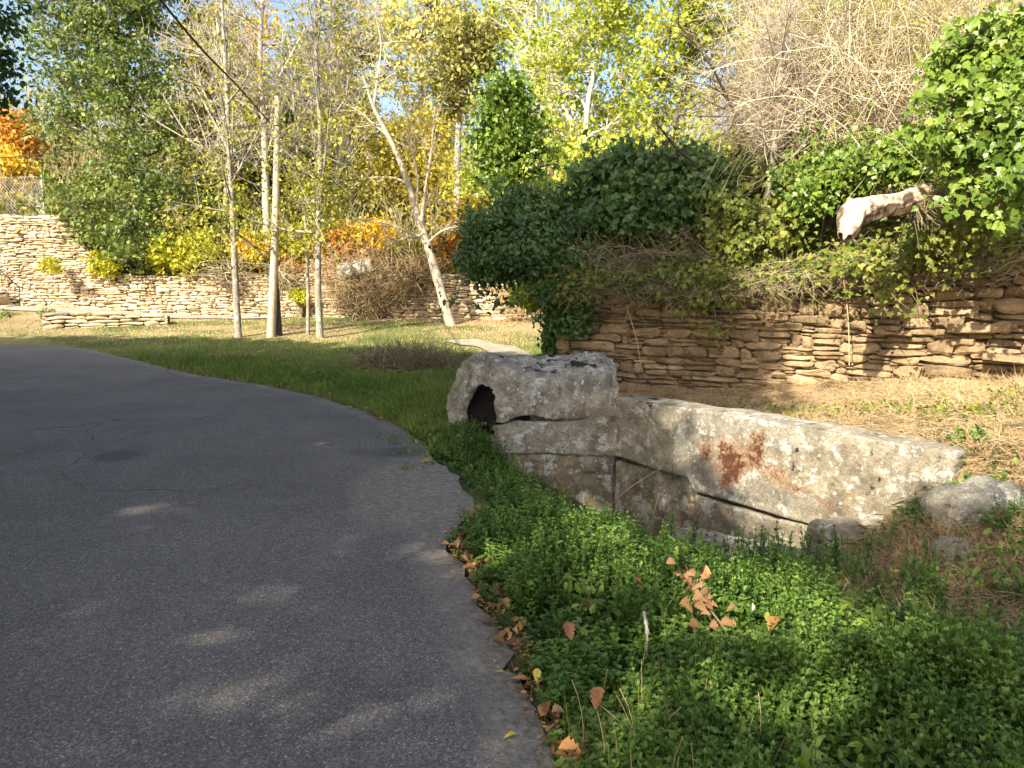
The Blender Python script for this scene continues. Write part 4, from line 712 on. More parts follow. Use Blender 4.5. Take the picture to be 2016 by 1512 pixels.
# ------------------------------------------------------------------ right bank: trees
bk = lambda px, d: A([*P(px, 400, d)[:2], float(H(*P(px, 400, d)[:2])) - .1])
tree('ivy_covered_tree', 'bright green ivy covered tree rising above the dark ivy bush', [bk(1185, 13.6), P(1100, 370, 14), P(1020, 250, 14.5), P(990, 130, 14.5)], .08, [B(995, 165, 14.5, 38), B(985, 225, 14.4, 48), B(1030, 240, 14.6, 42), B(1000, 290, 14.3, 52), B(1045, 310, 14.5, 40), B(960, 280, 14.5, 32), B(1010, 360, 14.2, 48), B(1060, 370, 14.4, 40), B(970, 330, 14.6, 30)], 430, 20, .095, M['ivy'], M['bark_dark'], .26, droop=.9, shell=2.2, jit=.6, tpl=IVY, twr=.007)
tree('white_barked_tree', 'slim white trunked tree with lime yellow leaves above the ivy', [bk(1140, 15.5), P(1152, 270, 15.5), P(1168, 150, 15.5), P(1185, 60, 15.5), P(1195, -80, 15.5)], .075, [B(1110, 60, 15.5, 60), B(1150, 120, 15.7, 45), B(1220, 60, 15.8, 60), B(1250, 150, 15.6, 45), B(1100, 180, 16, 50), B(1180, 210, 16.2, 50), B(1240, 240, 16, 45), B(1130, 290, 15.8, 45), B(1190, -30, 15.5, 80), B(1080, 250, 16, 40), B(1060, 100, 16.5, 40)], 620, 15, .1, M['maple'], M['bark_white'], .34, r1=.03, shell=3, twr=.007)
tree('white_barked_tree', 'lime leafed tree with dark crooked trunk right of the white trunk', [bk(1400, 14), P(1370, 330, 14), P(1330, 240, 14), P(1360, 120, 14), P(1340, 0, 14)], .06, [B(1320, 60, 14, 50), B(1370, 20, 14, 50), B(1300, 150, 14.3, 45), B(1360, 190, 14.2, 40), B(1290, 230, 14.5, 38), B(1420, 60, 14.5, 40), B(1330, 270, 14.4, 30), B(1380, -50, 14, 60), B(1370, 110, 14.6, 40)], 430, 14, .1, M['maple'], M['bark_dark'], .35, shell=3, twr=.007)
slim_tree('bare_tree', 'pale bare trunks in pair high behind the ivy covered tree', [bk(1290, 17), P(1130, 250, 18.5), P(1060, 80, 19), P(1062, -60, 19)], .09, M['bark_white'], M['maple'], 150, .12, 24, .3, r_t=.008)
slim_tree('bare_tree', 'small leaning pale trunk rooted on the bank among twigs', T([(1492, 434), (1512, 380), (1521, 320), (1526, 262), (1535, 150), (1550, 20)], 10.2), .05, M['bark_pale'], None, 0, .1, 34, .35, 3, .3, r_t=.0035)
slim_tree('bare_tree', 'tall bare grey tree behind the bramble tangle', [bk(1470, 15), P(1450, 200, 15), P(1490, 60, 15), P(1480, -80, 15)], .08, M['bark_grey'], M['maple'], 140, .11, 30, .36, r_t=.006)
slim_tree('bare_tree', 'yellow tinged bare tree at the top right behind the ivy', [bk(1750, 13), P(1740, 150, 13), P(1800, 20, 13), P(1790, -80, 13)], .07, M['bark_pale'], M['gold'], 380, .1, 32, .4, r_t=.006)
tree('background_tree', 'golden leaved tree filling the top right corner', [bk(1900, 14), P(1890, 150, 14), P(1900, -20, 14)], .09, [B(1840, 20, 14, 70), B(1930, 10, 14, 70), B(1760, 30, 14.5, 60), B(2000, 40, 14, 50), B(1700, 80, 15, 50), B(1850, 110, 14.5, 60)], 320, 12, .1, M['yellow'], M['bark_pale'], .4, shell=3)
# bramble tangle of dead twigs
M['twigpale'] = leafmat('pale_dry_twigs', [(.12, .09, .05), (.32, .26, .16), (.52, .44, .3), (.68, .6, .44)], 0., .8, .2, .6)
tangle('dead_brambles', 'pale tangle of dead brambles arching over the top of the bank', [B(1480, 180, 11.5, 90), B(1600, 120, 11, 120), B(1680, 230, 10, 110), B(1560, 270, 10.6, 80), B(1760, 120, 10.5, 110), B(1800, 250, 9.5, 80), B(1450, 280, 11.5, 50), B(1700, 20, 12, 120), B(1550, 30, 12.5, 90), B(1880, 60, 10, 80)], 3000, 1.2, .0042, 'twigpale', .8)
tangle('dead_brambles', 'long bleached bramble canes arching over the tangle', [B(1560, 220, 10.4, 90), B(1680, 200, 9.8, 110), B(1780, 160, 9.6, 90), B(1620, 100, 10.6, 110)], 240, 1.5, .0065, 'twigpale', 1.)
mb = MB(); cl_, _ = clusters([B(1600, 60, 11.5, 110), B(1750, 40, 11.2, 110), B(1500, 120, 12, 70), B(1650, 290, 10.4, 90), B(1800, 120, 10.6, 90), B(1480, 300, 11.4, 60)], 950, 2.5); foliage(mb, cl_, 7, .3, .07); tag(mb.build('bramble_leaves', M['maple']), 'scattered lime leaves among the dead brambles', None, None, 'stuff')
tangle('dead_brambles', 'darker inner brambles on the crest of the bank', [B(1600, 250, 12.5, 130), B(1750, 180, 12.5, 130), B(1480, 250, 13, 90), B(1880, 160, 11.5, 130)], 1500, 1.3, .006, 'twig', .4)
# ivy masses
def bush(name, label, blobs, ncl, k, size, leaf, crad=.2, tpl=IVY, group='ivy masses on the right bank', cat='ivy', foot=None, droop=.8, face=(-.6, -1., .2), shell=2.6):
    c0 = A([b[0] for b in blobs]).mean(0); base = foot if foot is not None else next((A([c0[0], c0[1] + t, c0[2] - .1]) for t in np.arange(.1, 4, .1) if H(c0[0], c0[1] + t) > c0[2] - .25), c0 + A([0, .5, -.3])); root = empty(name, base, label, cat, group); lo = Local(root)
    cl, ix = clusters(blobs, ncl, shell); j = rng.random(ncl) < .22; cl[j] += rng.normal(size=(j.sum(), 3)) * A([.26, .22, .2]); bc = A([b[0] for b in blobs]); mb = MB(); s = np.repeat(base[None], len(bc), 0); st = bez(s, (s + bc) / 2 + rng.normal(size=bc.shape) * .1, bc, 9); tubes(mb, st, np.linspace(.03, .012, 9)[None], 6); a = bc[ix] * .8 + cl * .2; tubes(mb, bez(a, (a + cl) / 2 + rng.normal(size=cl.shape) * .06, cl, 5), np.linspace(.008, .003, 5)[None], 3, .3); lo.put(mb, 'stems', M['twig'])
    mb = MB(); foliage(mb, cl, k, crad, size, tpl, droop, .5, face=face); lo.put(mb, 'foliage', M[leaf]); return root
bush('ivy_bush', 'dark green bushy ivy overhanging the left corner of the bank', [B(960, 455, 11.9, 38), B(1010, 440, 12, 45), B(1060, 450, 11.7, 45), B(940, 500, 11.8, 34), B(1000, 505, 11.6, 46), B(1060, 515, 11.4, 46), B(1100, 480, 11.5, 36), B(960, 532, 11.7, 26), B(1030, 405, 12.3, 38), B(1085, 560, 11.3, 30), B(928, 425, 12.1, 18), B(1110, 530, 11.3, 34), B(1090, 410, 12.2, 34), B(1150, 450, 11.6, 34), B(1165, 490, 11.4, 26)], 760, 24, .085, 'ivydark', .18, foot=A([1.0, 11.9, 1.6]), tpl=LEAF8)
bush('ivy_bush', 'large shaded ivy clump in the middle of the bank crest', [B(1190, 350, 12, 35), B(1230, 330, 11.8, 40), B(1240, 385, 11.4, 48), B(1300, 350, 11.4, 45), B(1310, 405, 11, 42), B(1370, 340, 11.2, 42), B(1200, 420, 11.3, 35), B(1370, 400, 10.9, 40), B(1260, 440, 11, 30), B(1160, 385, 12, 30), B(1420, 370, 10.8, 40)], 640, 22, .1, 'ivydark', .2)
bush('ivy_bush', 'sunlit glossy ivy hanging at the right edge of the picture', [B(1930, 90, 7.8, 55), B(1990, 140, 7.6, 70), B(1920, 180, 7.6, 55), B(1960, 240, 7.4, 62), B(1900, 260, 7.5, 42), B(2000, 290, 7.3, 60), B(1905, 320, 7.5, 38), B(1990, 370, 7.1, 50), B(2030, 230, 7.3, 60), B(1870, 290, 7.8, 28), B(2040, 60, 7.6, 50), B(1860, 120, 8.2, 30), B(1850, 200, 8.2, 22)], 430, 15, .088, 'ivy', .16, foot=A([4.9, 8.6, 2.4]))
bush('ivy_bush', 'mid green ivy patch on the crest left of the dead log', [B(1560, 350, 9.9, 32), B(1620, 360, 9.6, 34), B(1680, 340, 9.4, 36), B(1590, 400, 9.5, 26), B(1740, 320, 9.1, 36), B(1790, 330, 8.9, 34), B(1640, 310, 9.7, 30), B(1830, 300, 8.8, 36)], 300, 13, .075, 'ivy', .18)
bush('ivy_bush', 'yellowing vine leaves around the small leaning trunk', [B(1430, 400, 10.3, 30), B(1470, 420, 10, 30), B(1540, 420, 9.9, 30), B(1480, 350, 10.6, 36), B(1420, 460, 10, 26), B(1540, 460, 9.7, 30), B(1470, 480, 9.8, 26)], 170, 11, .075, 'ivyyellow', .2)
bush('ivy_bush', 'light green ivy trailing under the dead log', [B(1840, 450, 8.3, 28), B(1900, 440, 8.1, 30), B(1800, 490, 8.4, 26), B(1690, 520, 8.8, 28), B(1870, 500, 8.2, 24), B(1960, 450, 7.9, 28), B(1740, 560, 8.6, 22)], 120, 10, .065, 'ivyyellow', .2)
bush('ivy_bush', 'green leafy trailers hanging on the shaded wall face', [B(1400, 540, 10.3, 32), B(1370, 600, 10.2, 30), B(1430, 590, 10, 28), B(1340, 530, 10.5, 30), B(1450, 530, 10, 28), B(1420, 640, 10, 20), B(1540, 560, 9.7, 26)], 110, 10, .06, 'ivyyellow', .2)
bush('ivy_bush', 'loose lime green leafy sprays rising behind the dark corner ivy', [B(1120, 350, 12.8, 34), B(1070, 380, 12.6, 28), B(1150, 320, 13, 34), B(1190, 290, 13, 30), B(1250, 280, 13, 30), B(1320, 290, 12.6, 30), B(1390, 290, 12.2, 34)], 230, 13, .075, 'maple', .2, tpl=LEAF8)
bush('ivy_bush', 'loose mid green sprays on the crest behind the small leaning trunk', [B(1460, 330, 11.4, 30), B(1400, 320, 11.8, 30), B(1540, 310, 11, 30), B(1600, 300, 10.8, 26)], 150, 12, .08, 'ivyyellow', .2)
for i_, (pts_, lb_) in enumerate([([(1395, 420), (1370, 330), (1330, 290), (1290, 240)], 'dark crooked branch leaning left over the ivy clump'), ([(1510, 330), (1450, 230), (1400, 130), (1330, 40)], 'long dark bough arching up to the left through the brambles'), ([(1850, 250), (1800, 100), (1720, 70), (1640, 105)], 'pale cane arching high over the bramble tangle'), ([(1700, 300), (1640, 180), (1650, 60), (1700, -60)], 'grey upright branch in the middle of the brambles')]):
    root = empty('bare_sapling', P(*pts_[0], 10.9), lb_, 'sapling'); lo = Local(root); pth_ = [P(a, b, 10.9 - .15 * k_) for k_, (a, b) in enumerate(pts_)]; mb = MB(); trunk_tube(mb, smooth_path(pth_, 30), np.linspace(.028, .01, 30), 8); lo.put(mb, 'trunk', M['bark_dark' if i_ < 2 else 'bark_pale']); mb = MB(); bare_branches(mb, pth_, .024, 16, .3, .35, 3, .003); lo.put(mb, 'limbs', M['bark_dark' if i_ < 2 else 'bark_pale'])
# curtain of ivy and hanging dead stems over the bank face
def curtain():
    n = 6800; c = np.r_[0, np.cumsum(np.linalg.norm(np.diff(DRY[:5], axis=0), axis=1))]; s = rng.uniform(0, c[-1], n); p = np.stack([np.interp(s, c, DRY[:5, 0]), np.interp(s, c, DRY[:5, 1])], 1)
    i = np.clip(np.searchsorted(c, s) - 1, 0, 3); d = unit(DRY[i + 1] - DRY[i]); nb = np.stack([-d[:, 1], d[:, 0]], 1); back = rng.random(n) ** 1.2 * 1.9 - .1; q = p + nb * back[:, None]; z = H(q[:, 0], q[:, 1]); low = back < .25
    z = np.where(low, 1.42 + .28 * ss(2.2, 5.2, p[:, 0]) + rng.random(n) * .3, z); q = np.where(low[:, None], p - nb * .12, q); pos = np.c_[q, z + .03]; out = np.c_[-nb, np.full(n, .35)]
    L = np.where(low, rng.uniform(.05, .28, n) + .3 * (rng.random(n) < .06), rng.uniform(.2, .7, n))[:, None]; m = pos + out * .18 * rng.uniform(.3, 1.4, (n, 1)) + np.c_[d * rng.normal(size=(n, 1)) * .2, np.zeros(n)]; e = pos + np.c_[-nb * .22 + d * rng.normal(size=(n, 1)) * .35, -L[:, 0]]; hh = H(e[:, 0], e[:, 1]); e[:, 2] = np.where(bankdist(e[:, 0], e[:, 1]) > .1, np.maximum(e[:, 2], hh), e[:, 2])
    mb = MB(); pp = bez(pos, m, e, 9); pp[:, 1:-1] += rng.normal(size=(n, 7, 3)) * .018; tubes(mb, pp, np.linspace(1, .5, 9)[None] * .0042 * rng.uniform(.5, 1.8, (n, 1)), 3, rng.random(n)); tag(mb.build('hanging_dead_stems', M['twig']), 'mat of dead hanging stems over the top of the dry stone wall', None, None, 'stuff')
    px = 1008 + pos[:, 0] / pos[:, 1] * 1500; k = rng.random(n) < np.where(fbm(pos, 1.8, 3, 8) > .5, .5, .12); mb = MB(); cl = (pos + m) / 2; foliage(mb, cl[k], 9, .15, .07, IVY, .6, .4, face=(-.5, -1, .2)); tag(mb.build('ground_ivy', M['ivyyellow']), 'patchy yellow green ivy creeping over the bank face', None, None, 'stuff')
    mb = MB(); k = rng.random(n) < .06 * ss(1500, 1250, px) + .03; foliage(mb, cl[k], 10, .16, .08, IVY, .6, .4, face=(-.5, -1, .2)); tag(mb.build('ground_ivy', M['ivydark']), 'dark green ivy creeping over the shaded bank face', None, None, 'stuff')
    # side face by the lawn
    mb = MB(); n = 2300; t = rng.random(n)[:, None]; a = A([.6, 11.35]) * (1 - t) + A([1.4, 13.8]) * t; pos = np.c_[a - A([.06, 0]), rng.uniform(.0, 1.9, n)]; foliage(mb, pos, 10, .12, .07, IVY, .6, .4, face=(-1, -.6, .2)); pos2 = np.c_[A([[.62, 11.3]]) + rng.random((200, 1)) * A([[.5, -.26]]), rng.uniform(.9, 1.8, 200)]; foliage(mb, pos2, 10, .14, .07, IVY, .6, .4); tag(mb.build('ground_ivy', M['ivydark']), 'dark ivy clothing the left return of the bank', None, None, 'stuff')
curtain()
bt = MB(); n = 3000; x = rng.uniform(.8, 14, n); y = rng.uniform(9, 26, n); m = bankdist(x, y) > 1.2; cl = np.c_[x, y, H(x, y)][m]; cl[:, 2] += rng.random(len(cl)) ** 1.5 * .8; foliage(bt, cl, 14, .4, .12, LEAF4, .2); tag(bt.build('undergrowth', M['olive']), 'olive undergrowth on top of the right bank', None, None, 'stuff')
tangle('hanging_dead_stems', 'dry stems dangling over the shaded corner of the wall', [B(1180, 520, 11, 50), B(1260, 530, 10.7, 50), B(1340, 500, 10.6, 50), B(1440, 530, 10.1, 45), B(1560, 540, 9.6, 40)], 900, .5, .004, 'twig', .2)
# thin dead creepers against the wall
for (a, b, d, lab) in (((1660, 540), (1672, 720), 9.05, 'thin straight dead creeper stem against the sunny wall'), ((1232, 600), (1262, 720), 10.75, 'dry creeper with small leaves on the shaded wall')):
    mb = MB(); p = smooth_path([P(a[0], a[1], d), P((a[0] + b[0]) / 2 + 4, (a[1] + b[1]) / 2, d - .05), P(b[0], b[1], d - .03)], 20); tubes(mb, p[None], .006, 5, .9); foliage(mb, p[::2], 3, .06, .035); tag(mb.build('creeper_stem', M['straw']), lab, 'vine')
# dead log
root = empty('dead_log', P(1740, 415, 8.2), 'bleached broken dead log jutting out of the ivy on the bank', 'log'); lo = Local(root); mb = MB(); dl = 7.75
nl_ = 110; p = smooth_path([P(1668, 455, dl - .25), P(1680, 425, dl - .2), P(1715, 410, dl - .1), P(1760, 402, dl + .05), P(1822, 380, dl + .35)], nl_); tt = np.linspace(0, 1, nl_); rad = np.interp(tt, [0, .05, .2, .45, .75, 1], [.07, .12, .145, .115, .095, .1]); before = len(mb.v); tubes(mb, p[None], rad[None], 40, .5, 0, True, cap=True); v = mb.v[before]; c = np.repeat(p, 40, 0); an = np.tile(np.arange(40) * 2 * math.pi / 40, nl_); tv = np.repeat(tt, 40)
qn = np.stack([np.cos(an) * 2.2, np.sin(an) * 2.2, tv * 2.2], 1); rid = fbm(qn, 1.1, 3, 3) - .5; fib = fbm(np.stack([np.cos(an + tv) * 9, np.sin(an + tv) * 9, tv * 3], 1), 1, 3, 6) - .5; knot = np.exp(-((tv - .42) / .05) ** 2 - ((an - 4.4) / .5) ** 2) * .35
v = c + (v - c) * (1 + .75 * rid + .32 * fib + knot)[:, None]; ax = unit(p[3] - p[0]); v = v - ax[None] * (ss(.08, 0, tv) * .16 * (fbm(np.stack([np.cos(an), np.sin(an), 0 * an], 1), 3.5, 3, 8)))[:, None]; mb.v[before] = v; lo.put(mb, 'wood', M['deadwood'])
mb = MB(); n = 70; s = P(1805, 385, dl + .3) + rng.normal(size=(n, 3)) * .06; e = s + rng.normal(size=(n, 3)) * A([.12, .1, .12]) + A([.05, -.1, -.2]); tubes(mb, bez(s, (s + e) / 2 + rng.normal(size=(n, 3)) * .06, e, 6), .004, 3, rng.random(n)); lo.put(mb, 'rootlets', M['twig'])
# ------------------------------------------------------------------ ground cover
def inroad(q): return inpoly(q, ROADPOLY)
def wallsn(q): rx = q[:, 0] - W0[0]; ry = q[:, 1] - W0[1]; return rx * WD[0] + ry * WD[1], rx * WN[0] + ry * WN[1]
Mi = np.linalg.inv(np.stack([E, Aax], 1))
def infount(q, mg=.04): ea = (q - C) @ Mi.T; return (ea[:, 0] > -mg) & (ea[:, 0] < LE + mg) & (ea[:, 1] > -mg) & (ea[:, 1] < AW + mg)
def blades(name, label, q, h, w, mat, tpl=BLADE3, lean=.45, rv=None, z0=None):
    n = len(q); z = H(q[:, 0], q[:, 1]) - .01 if z0 is None else z0; d = rng.normal(size=(n, 3)) * lean; d[:, 2] = 1; up = rng.normal(size=(n, 3)); up[:, 2] = 0; X, Y, Z = frames(unit(d), up); hh = h * rng.uniform(.5, 1.3, n)
    mb = MB(); inst(mb, tpl[0], tpl[1], np.c_[q, z], X, Y, Z, np.stack([hh, w * rng.uniform(.7, 1.3, n), hh * .5], 1), rng.random(n) if rv is None else rv)
    return tag(mb.build(name, M[mat]), label, None, None, 'stuff')
def samp(n, d0, d1, u0, u1):
    d = 1 / rng.uniform(1 / d1, 1 / d0, n); return np.stack([d * rng.uniform(u0, u1, n), d], 1)
q = samp(150000, 7.6, 27, -.75, .1); t_, n_ = wallsn(q); ok = ~inroad(q) & (bankdist(q[:, 0], q[:, 1]) < -.05) & (sd_poly(q[:, 0], q[:, 1], FAR)[0] < -.1) & ~infount(q)
pathm = (sd_poly(q[:, 0], q[:, 1], FAR)[0] > -1.8) & (q[:, 0] < -8); pc = G(900, 672); brush = P(810, 712, 14)[:2]
ok &= ~(pathm & (rng.random(len(q)) < .93)); ok &= np.hypot(q[:, 0] - A(G(810, 715)[:2])[0], (q[:, 1] - G(810, 715)[1]) * .5) > .75
for p0, p1 in zip(a_[:-1], a_[1:]):
    d_ = sd_poly(q[:, 0], q[:, 1], np.array([p0, p1]))[0]; ok &= (np.abs(d_) > .4) | (rng.random(len(q)) < .08)
q = q[ok]; dr = np.clip(ss(14, 23, q[:, 1]) * .75 + (fbm(q, .6, 3, 12) - .5) * 1.3 + rng.normal(size=len(q)) * .12 + .1, 0, 1); isdry = rng.random(len(q)) < ss(.45, .95, dr)
hgt = .05 + .06 * fbm(q, 1.2, 2, 4) + .08 * ss(12, 9, q[:, 1]); wdt = .004 + .00045 * q[:, 1]
blades('lawn_grass', 'green grass of the lawn and road verge', q[~isdry], hgt[~isdry], wdt[~isdry], 'grass'); blades('dry_grass', 'dry straw coloured grass in the lawn', q[isdry], hgt[isdry] * .8, wdt[isdry], 'straw')
# taller lush verge strip left of the fountain
q = samp(60000, 7.0, 16, -.5, .02); dist = np.min(np.hypot(q[:, :1] - REDGE[None, ::3, 0], q[:, 1:] - REDGE[None, ::3, 1]), 1); ok = ~inroad(q) & ~infount(q) & (dist > .05) & (dist < 2.2) & (rng.random(len(q)) < ss(2.2, .6, dist)) & (q[:, 0] < C[0] + .1 + .0 * q[:, 1]); q = q[ok]
blades('verge_grass', 'lush dark green grass along the road edge', q, .06 + .26 * fbm(q, 2.6, 3, 31) ** 1.4, .011 + .0006 * q[:, 1], 'grass', lean=.7, rv=rng.uniform(0, .75, len(q)))
# brown brush heap
g = G(800, 722); tangle('brush_heap', 'heap of dry brown brushwood behind the verge', [(A([g[0] + dx, g[1] + dy, g[2] + .05]), A([.5, .6, .14])) for dx, dy in ((-.6, .2), (0, 0), (.6, .1), (.2, .8), (-.2, -.4))], 2600, .5, .0055, 'twig', .3)
# dry grass terrace and right slope
q = np.vstack([np.stack([rng.uniform(.6, 8, 90000), rng.uniform(2.2, 11.3, 90000)], 1), np.stack([rng.uniform(1.2, 3.8, 70000), rng.uniform(1.7, 5.6, 70000)], 1)]); t_, n_ = wallsn(q); bdq = bankdist(q[:, 0], q[:, 1]); terr = (n_ < -.3) & (bdq < -.03) & ~infount(q, .1) & (q[:, 1] < 11.2) & (t_ > -3.5); slope = ((n_ > .05) | ((n_ > -.6) & (t_ > 3.15))) & (q[:, 0] > 1.2 + .5 * fbm(q, 2, 2, 7)) & (q[:, 1] < 5.4 + .3 * (q[:, 0] - 1.75)) & (t_ > 2.0)
q = q[(terr | slope)]; q = q[rng.random(len(q)) < .45 + .55 * (fbm(q, 1.5, 3, 77) > .45)]
blades('dry_grass', 'dry blond grass tufts on the terrace and slope beside the slabs', q, .05 + .2 * fbm(q, 2.4, 3, 78) ** 1.5 + .1 * ss(4, 5.5, q[:, 0]), .0035, 'straw', lean=1.1)
q2 = q[rng.random(len(q)) < .22]; n = len(q2); z = H(q2[:, 0], q2[:, 1]); a = np.c_[q2, z + .02]; d = rdir(n) * A([1, 1, .15]); e = a + d * .16; mb = MB(); tubes(mb, bez(a, (a + e) / 2 + A([0, 0, .05]) * rng.random((n, 1)), e, 5), .0018, 3, rng.random(n)); tag(mb.build('straw_litter', M['straw']), 'flattened straw litter lying on the dry slope', None, None, 'stuff')
q2 = q[rng.random(len(q)) < .12]; n = len(q2); z = H(q2[:, 0], q2[:, 1]); a = np.c_[q2, z + .02]; d = rdir(n) * A([1, 1, .25]); e = a + d * .22; mb = MB(); tubes(mb, bez(a, (a + e) / 2 + A([0, 0, .08]) * rng.random((n, 1)), e, 5), .0028, 3, rng.random(n)); tag(mb.build('twig_litter', M['twig']), 'brown twig litter lying on the dry slope', None, None, 'stuff')
# ---- mint
def mint_template(seed):
    rg = np.random.default_rng(seed); V = []; F4 = []; F3 = []; Rn = []; c = 0; h = rg.uniform(.85, 1.1); nd = 7
    bend = rg.normal(size=2) * .12
    for i in range(nd):
        f = i / (nd - 1); zz = h * (.18 + .82 * f); cx = bend * f * f; ang = (i % 2) * math.pi / 2 + rg.uniform(-.4, .4); size = (.2 * (1 - .45 * f) * (1 if i < nd - 1 else .65)) * rg.uniform(.85, 1.15)
        for k in range(2 if i < nd - 1 else 4):
            a = ang + k * (math.pi if i < nd - 1 else math.pi / 2); el = (.1 + .5 * f) + rg.uniform(-.25, .25); d = A([math.cos(a) * math.cos(el), math.sin(a) * math.cos(el), math.sin(el)]); Y = A([-math.sin(a), math.cos(a), 0]); Z = np.cross(d, Y)
            v = A([cx[0], cx[1], zz]) + LEAF8[0][:, :1] * d * size + LEAF8[0][:, 1:2] * Y * size * 1.25 + LEAF8[0][:, 2:] * Z * size
            V.append(v); F4.append(LEAF8[1][0] + c); F3.append(LEAF8[1][1] + c); c += 8
    s = A([[0, 0, 0], [bend[0], bend[1], h]]); w = .008; V.append(A([[-w, 0, 0], [w, 0, 0], [bend[0] + w, bend[1], h], [bend[0] - w, bend[1], h], [0, -w, 0], [0, w, 0], [bend[0], bend[1] + w, h], [bend[0], bend[1] - w, h]])); F4.append(A([[0, 1, 2, 3], [4, 5, 6, 7]]) + c)
    v_ = np.vstack(V); f4 = np.vstack(F4); f3 = np.vstack(F3); return v_, [f4, f3], [(v_[f, 2].mean(1) - .62) * .5 for f in (f4, f3)]
MT = [mint_template(i) for i in range(6)]
q = samp(36000, 1.75, 7.6, -.1, .85); dist = np.min(np.hypot(q[:, :1] - REDGE[None, ::2, 0], q[:, 1:] - REDGE[None, ::2, 1]), 1); t_, n_ = wallsn(q)
ok = ~inroad(q) & (n_ > .12) & ~infount(q, .06) & (dist > .05) & ((t_ < 3.0) | (n_ > .5)) & (q[:, 0] < 3.3); dens = .95 * ss(.03, .25, dist) * (.25 + .75 * (fbm(q, 4.5, 3, 91) > .44)); nz = fbm(q, 2.1, 3, 55)
dryk = ss(1.3, 2.2, q[:, 0] + .25 * (nz - .5)) * ss(2.2, 3.2, q[:, 1] + .3 * (q[:, 0] - 1.5)); dens = dens * (1 - dryk * ss(.3, .46, nz + .06) * .97) * (1 - .9 * ss(2.1, 2.5, t_) * ss(.8, .3, n_)); dens *= 1 - .85 * ss(.7, .35, n_) * ss(.1, .5, t_)
ok &= rng.random(len(q)) < dens; q = q[ok]; dist = dist[ok]; mb = MB(); print('mint', len(q))
for k in range(6):
    m = np.arange(len(q)) % 6 == k; qq = q[m]; n = len(qq); z = H(qq[:, 0], qq[:, 1]) - .01; a = rng.uniform(0, 6.28, n); hh = (.05 + .42 * fbm(qq, 2.3, 3, 66) ** 1.7) * (1 - .45 * ss(1.3, .5, wallsn(qq)[1]) * ss(7.4, 6.8, qq[:, 1])) * (.45 + .55 * ss(0, .4, dist[m])) * rng.uniform(.75, 1.25, n)
    up = rng.normal(size=(n, 3)) * .2; up[:, 2] = 1; Z = unit(up); X = unit(np.cross(np.stack([-np.sin(a), np.cos(a), 0 * a], 1), Z)); Y = np.cross(Z, X); lf = rng.uniform(.65, 1.3, n) * (.16 + .1 * fbm(qq, 1.7, 2, 71))
    inst(mb, MT[k][0], MT[k][1], np.c_[qq, z], X, Y, Z, np.stack([lf, lf, hh], 1), np.clip(fbm(qq, 2.5, 2, 9) * .5 + rng.random(n) * .4, 0, 1), toff=MT[k][2])
cq = q[(dist > .25) & (q[:, 0] < 2.3)]; cq = cq[rng.integers(0, len(cq), 110)]; qq = np.repeat(cq, 14, 0) + rng.normal(size=(1540, 2)) * .07; qq = qq[~inroad(qq) & (wallsn(qq)[1] > .5)]; n = len(qq); a = rng.uniform(0, 6.28, n)
up = rng.normal(size=(n, 3)) * .12; up[:, 2] = 1; Z = unit(up); X = unit(np.cross(np.stack([-np.sin(a), np.cos(a), 0 * a], 1), Z)); Y = np.cross(Z, X); lf = rng.uniform(.16, .24, n); k_ = 0
inst(mb, MT[2][0], MT[2][1], np.c_[qq, H(qq[:, 0], qq[:, 1])], X, Y, Z, np.stack([lf, lf, rng.uniform(.22, .36, n)], 1), rng.uniform(.25, .75, n), toff=MT[2][2])
tag(mb.build('mint_patch', M['mint']), 'dense bed of wild mint filling the ditch between road and slabs', None, None, 'stuff')
# sparse small weeds and low grass along the ditch edges
q = samp(26000, 1.8, 8.2, -.16, .9); dist = np.min(np.hypot(q[:, :1] - REDGE[None, ::2, 0], q[:, 1:] - REDGE[None, ::2, 1]), 1); t_, n_ = wallsn(q); ok = ~inroad(q) & (n_ > .02) & ~infount(q) & ((dist < .35) | (n_ < .45) | (q[:, 1] > 6.2)) & (rng.random(len(q)) < .5); q = q[ok]
blades('verge_grass', 'small grass blades at the margins of the mint bed', q, .09, .003, 'grass', lean=.7)
q2 = q[(rng.random(len(q)) < .5)]; q2 = samp(6000, 1.8, 6.5, .0, .8); t_, n_ = wallsn(q2); ds_ = np.min(np.hypot(q2[:, :1] - REDGE[None, ::2, 0], q2[:, 1:] - REDGE[None, ::2, 1]), 1); q2 = q2[~inroad(q2) & (n_ > .5) & (ds_ > .1) & (fbm(q2, 1.2, 2, 44) > .5)]
blades('tall_grass', 'scattered tall green grass blades in the mint bed', q2, .2, .0028, 'grass', lean=.5); n = min(70, len(q2)); a_ = np.c_[q2[:n], H(q2[:n, 0], q2[:n, 1])]; e_ = a_ + rng.normal(size=(n, 3)) * A([.08, .08, .02]) + A([0, 0, .26]); mb = MB(); tubes(mb, bez(a_, (a_ + e_) / 2 + rng.normal(size=(n, 3)) * .05, e_, 6), .0013, 3, rng.random(n)); tag(mb.build('dry_stalks', M['straw']), 'dry thin stalks rising among the mint', None, None, 'stuff')
q3 = samp(1500, 1.8, 5.5, .05, .8); t_, n_ = wallsn(q3); q3 = q3[~inroad(q3) & (n_ > .6) & (fbm(q3, 1.5, 2, 19) > .48)]; mb = MB(); cl_ = np.c_[q3, H(q3[:, 0], q3[:, 1]) + .08 + .1 * rng.random(len(q3))]; foliage(mb, cl_, 6, .06, .05, LEAF8, .0, 1.4); tag(mb.build('broad_leaf_weeds', M['ivy']), 'broader leaved weeds mixed into the mint', None, None, 'stuff')
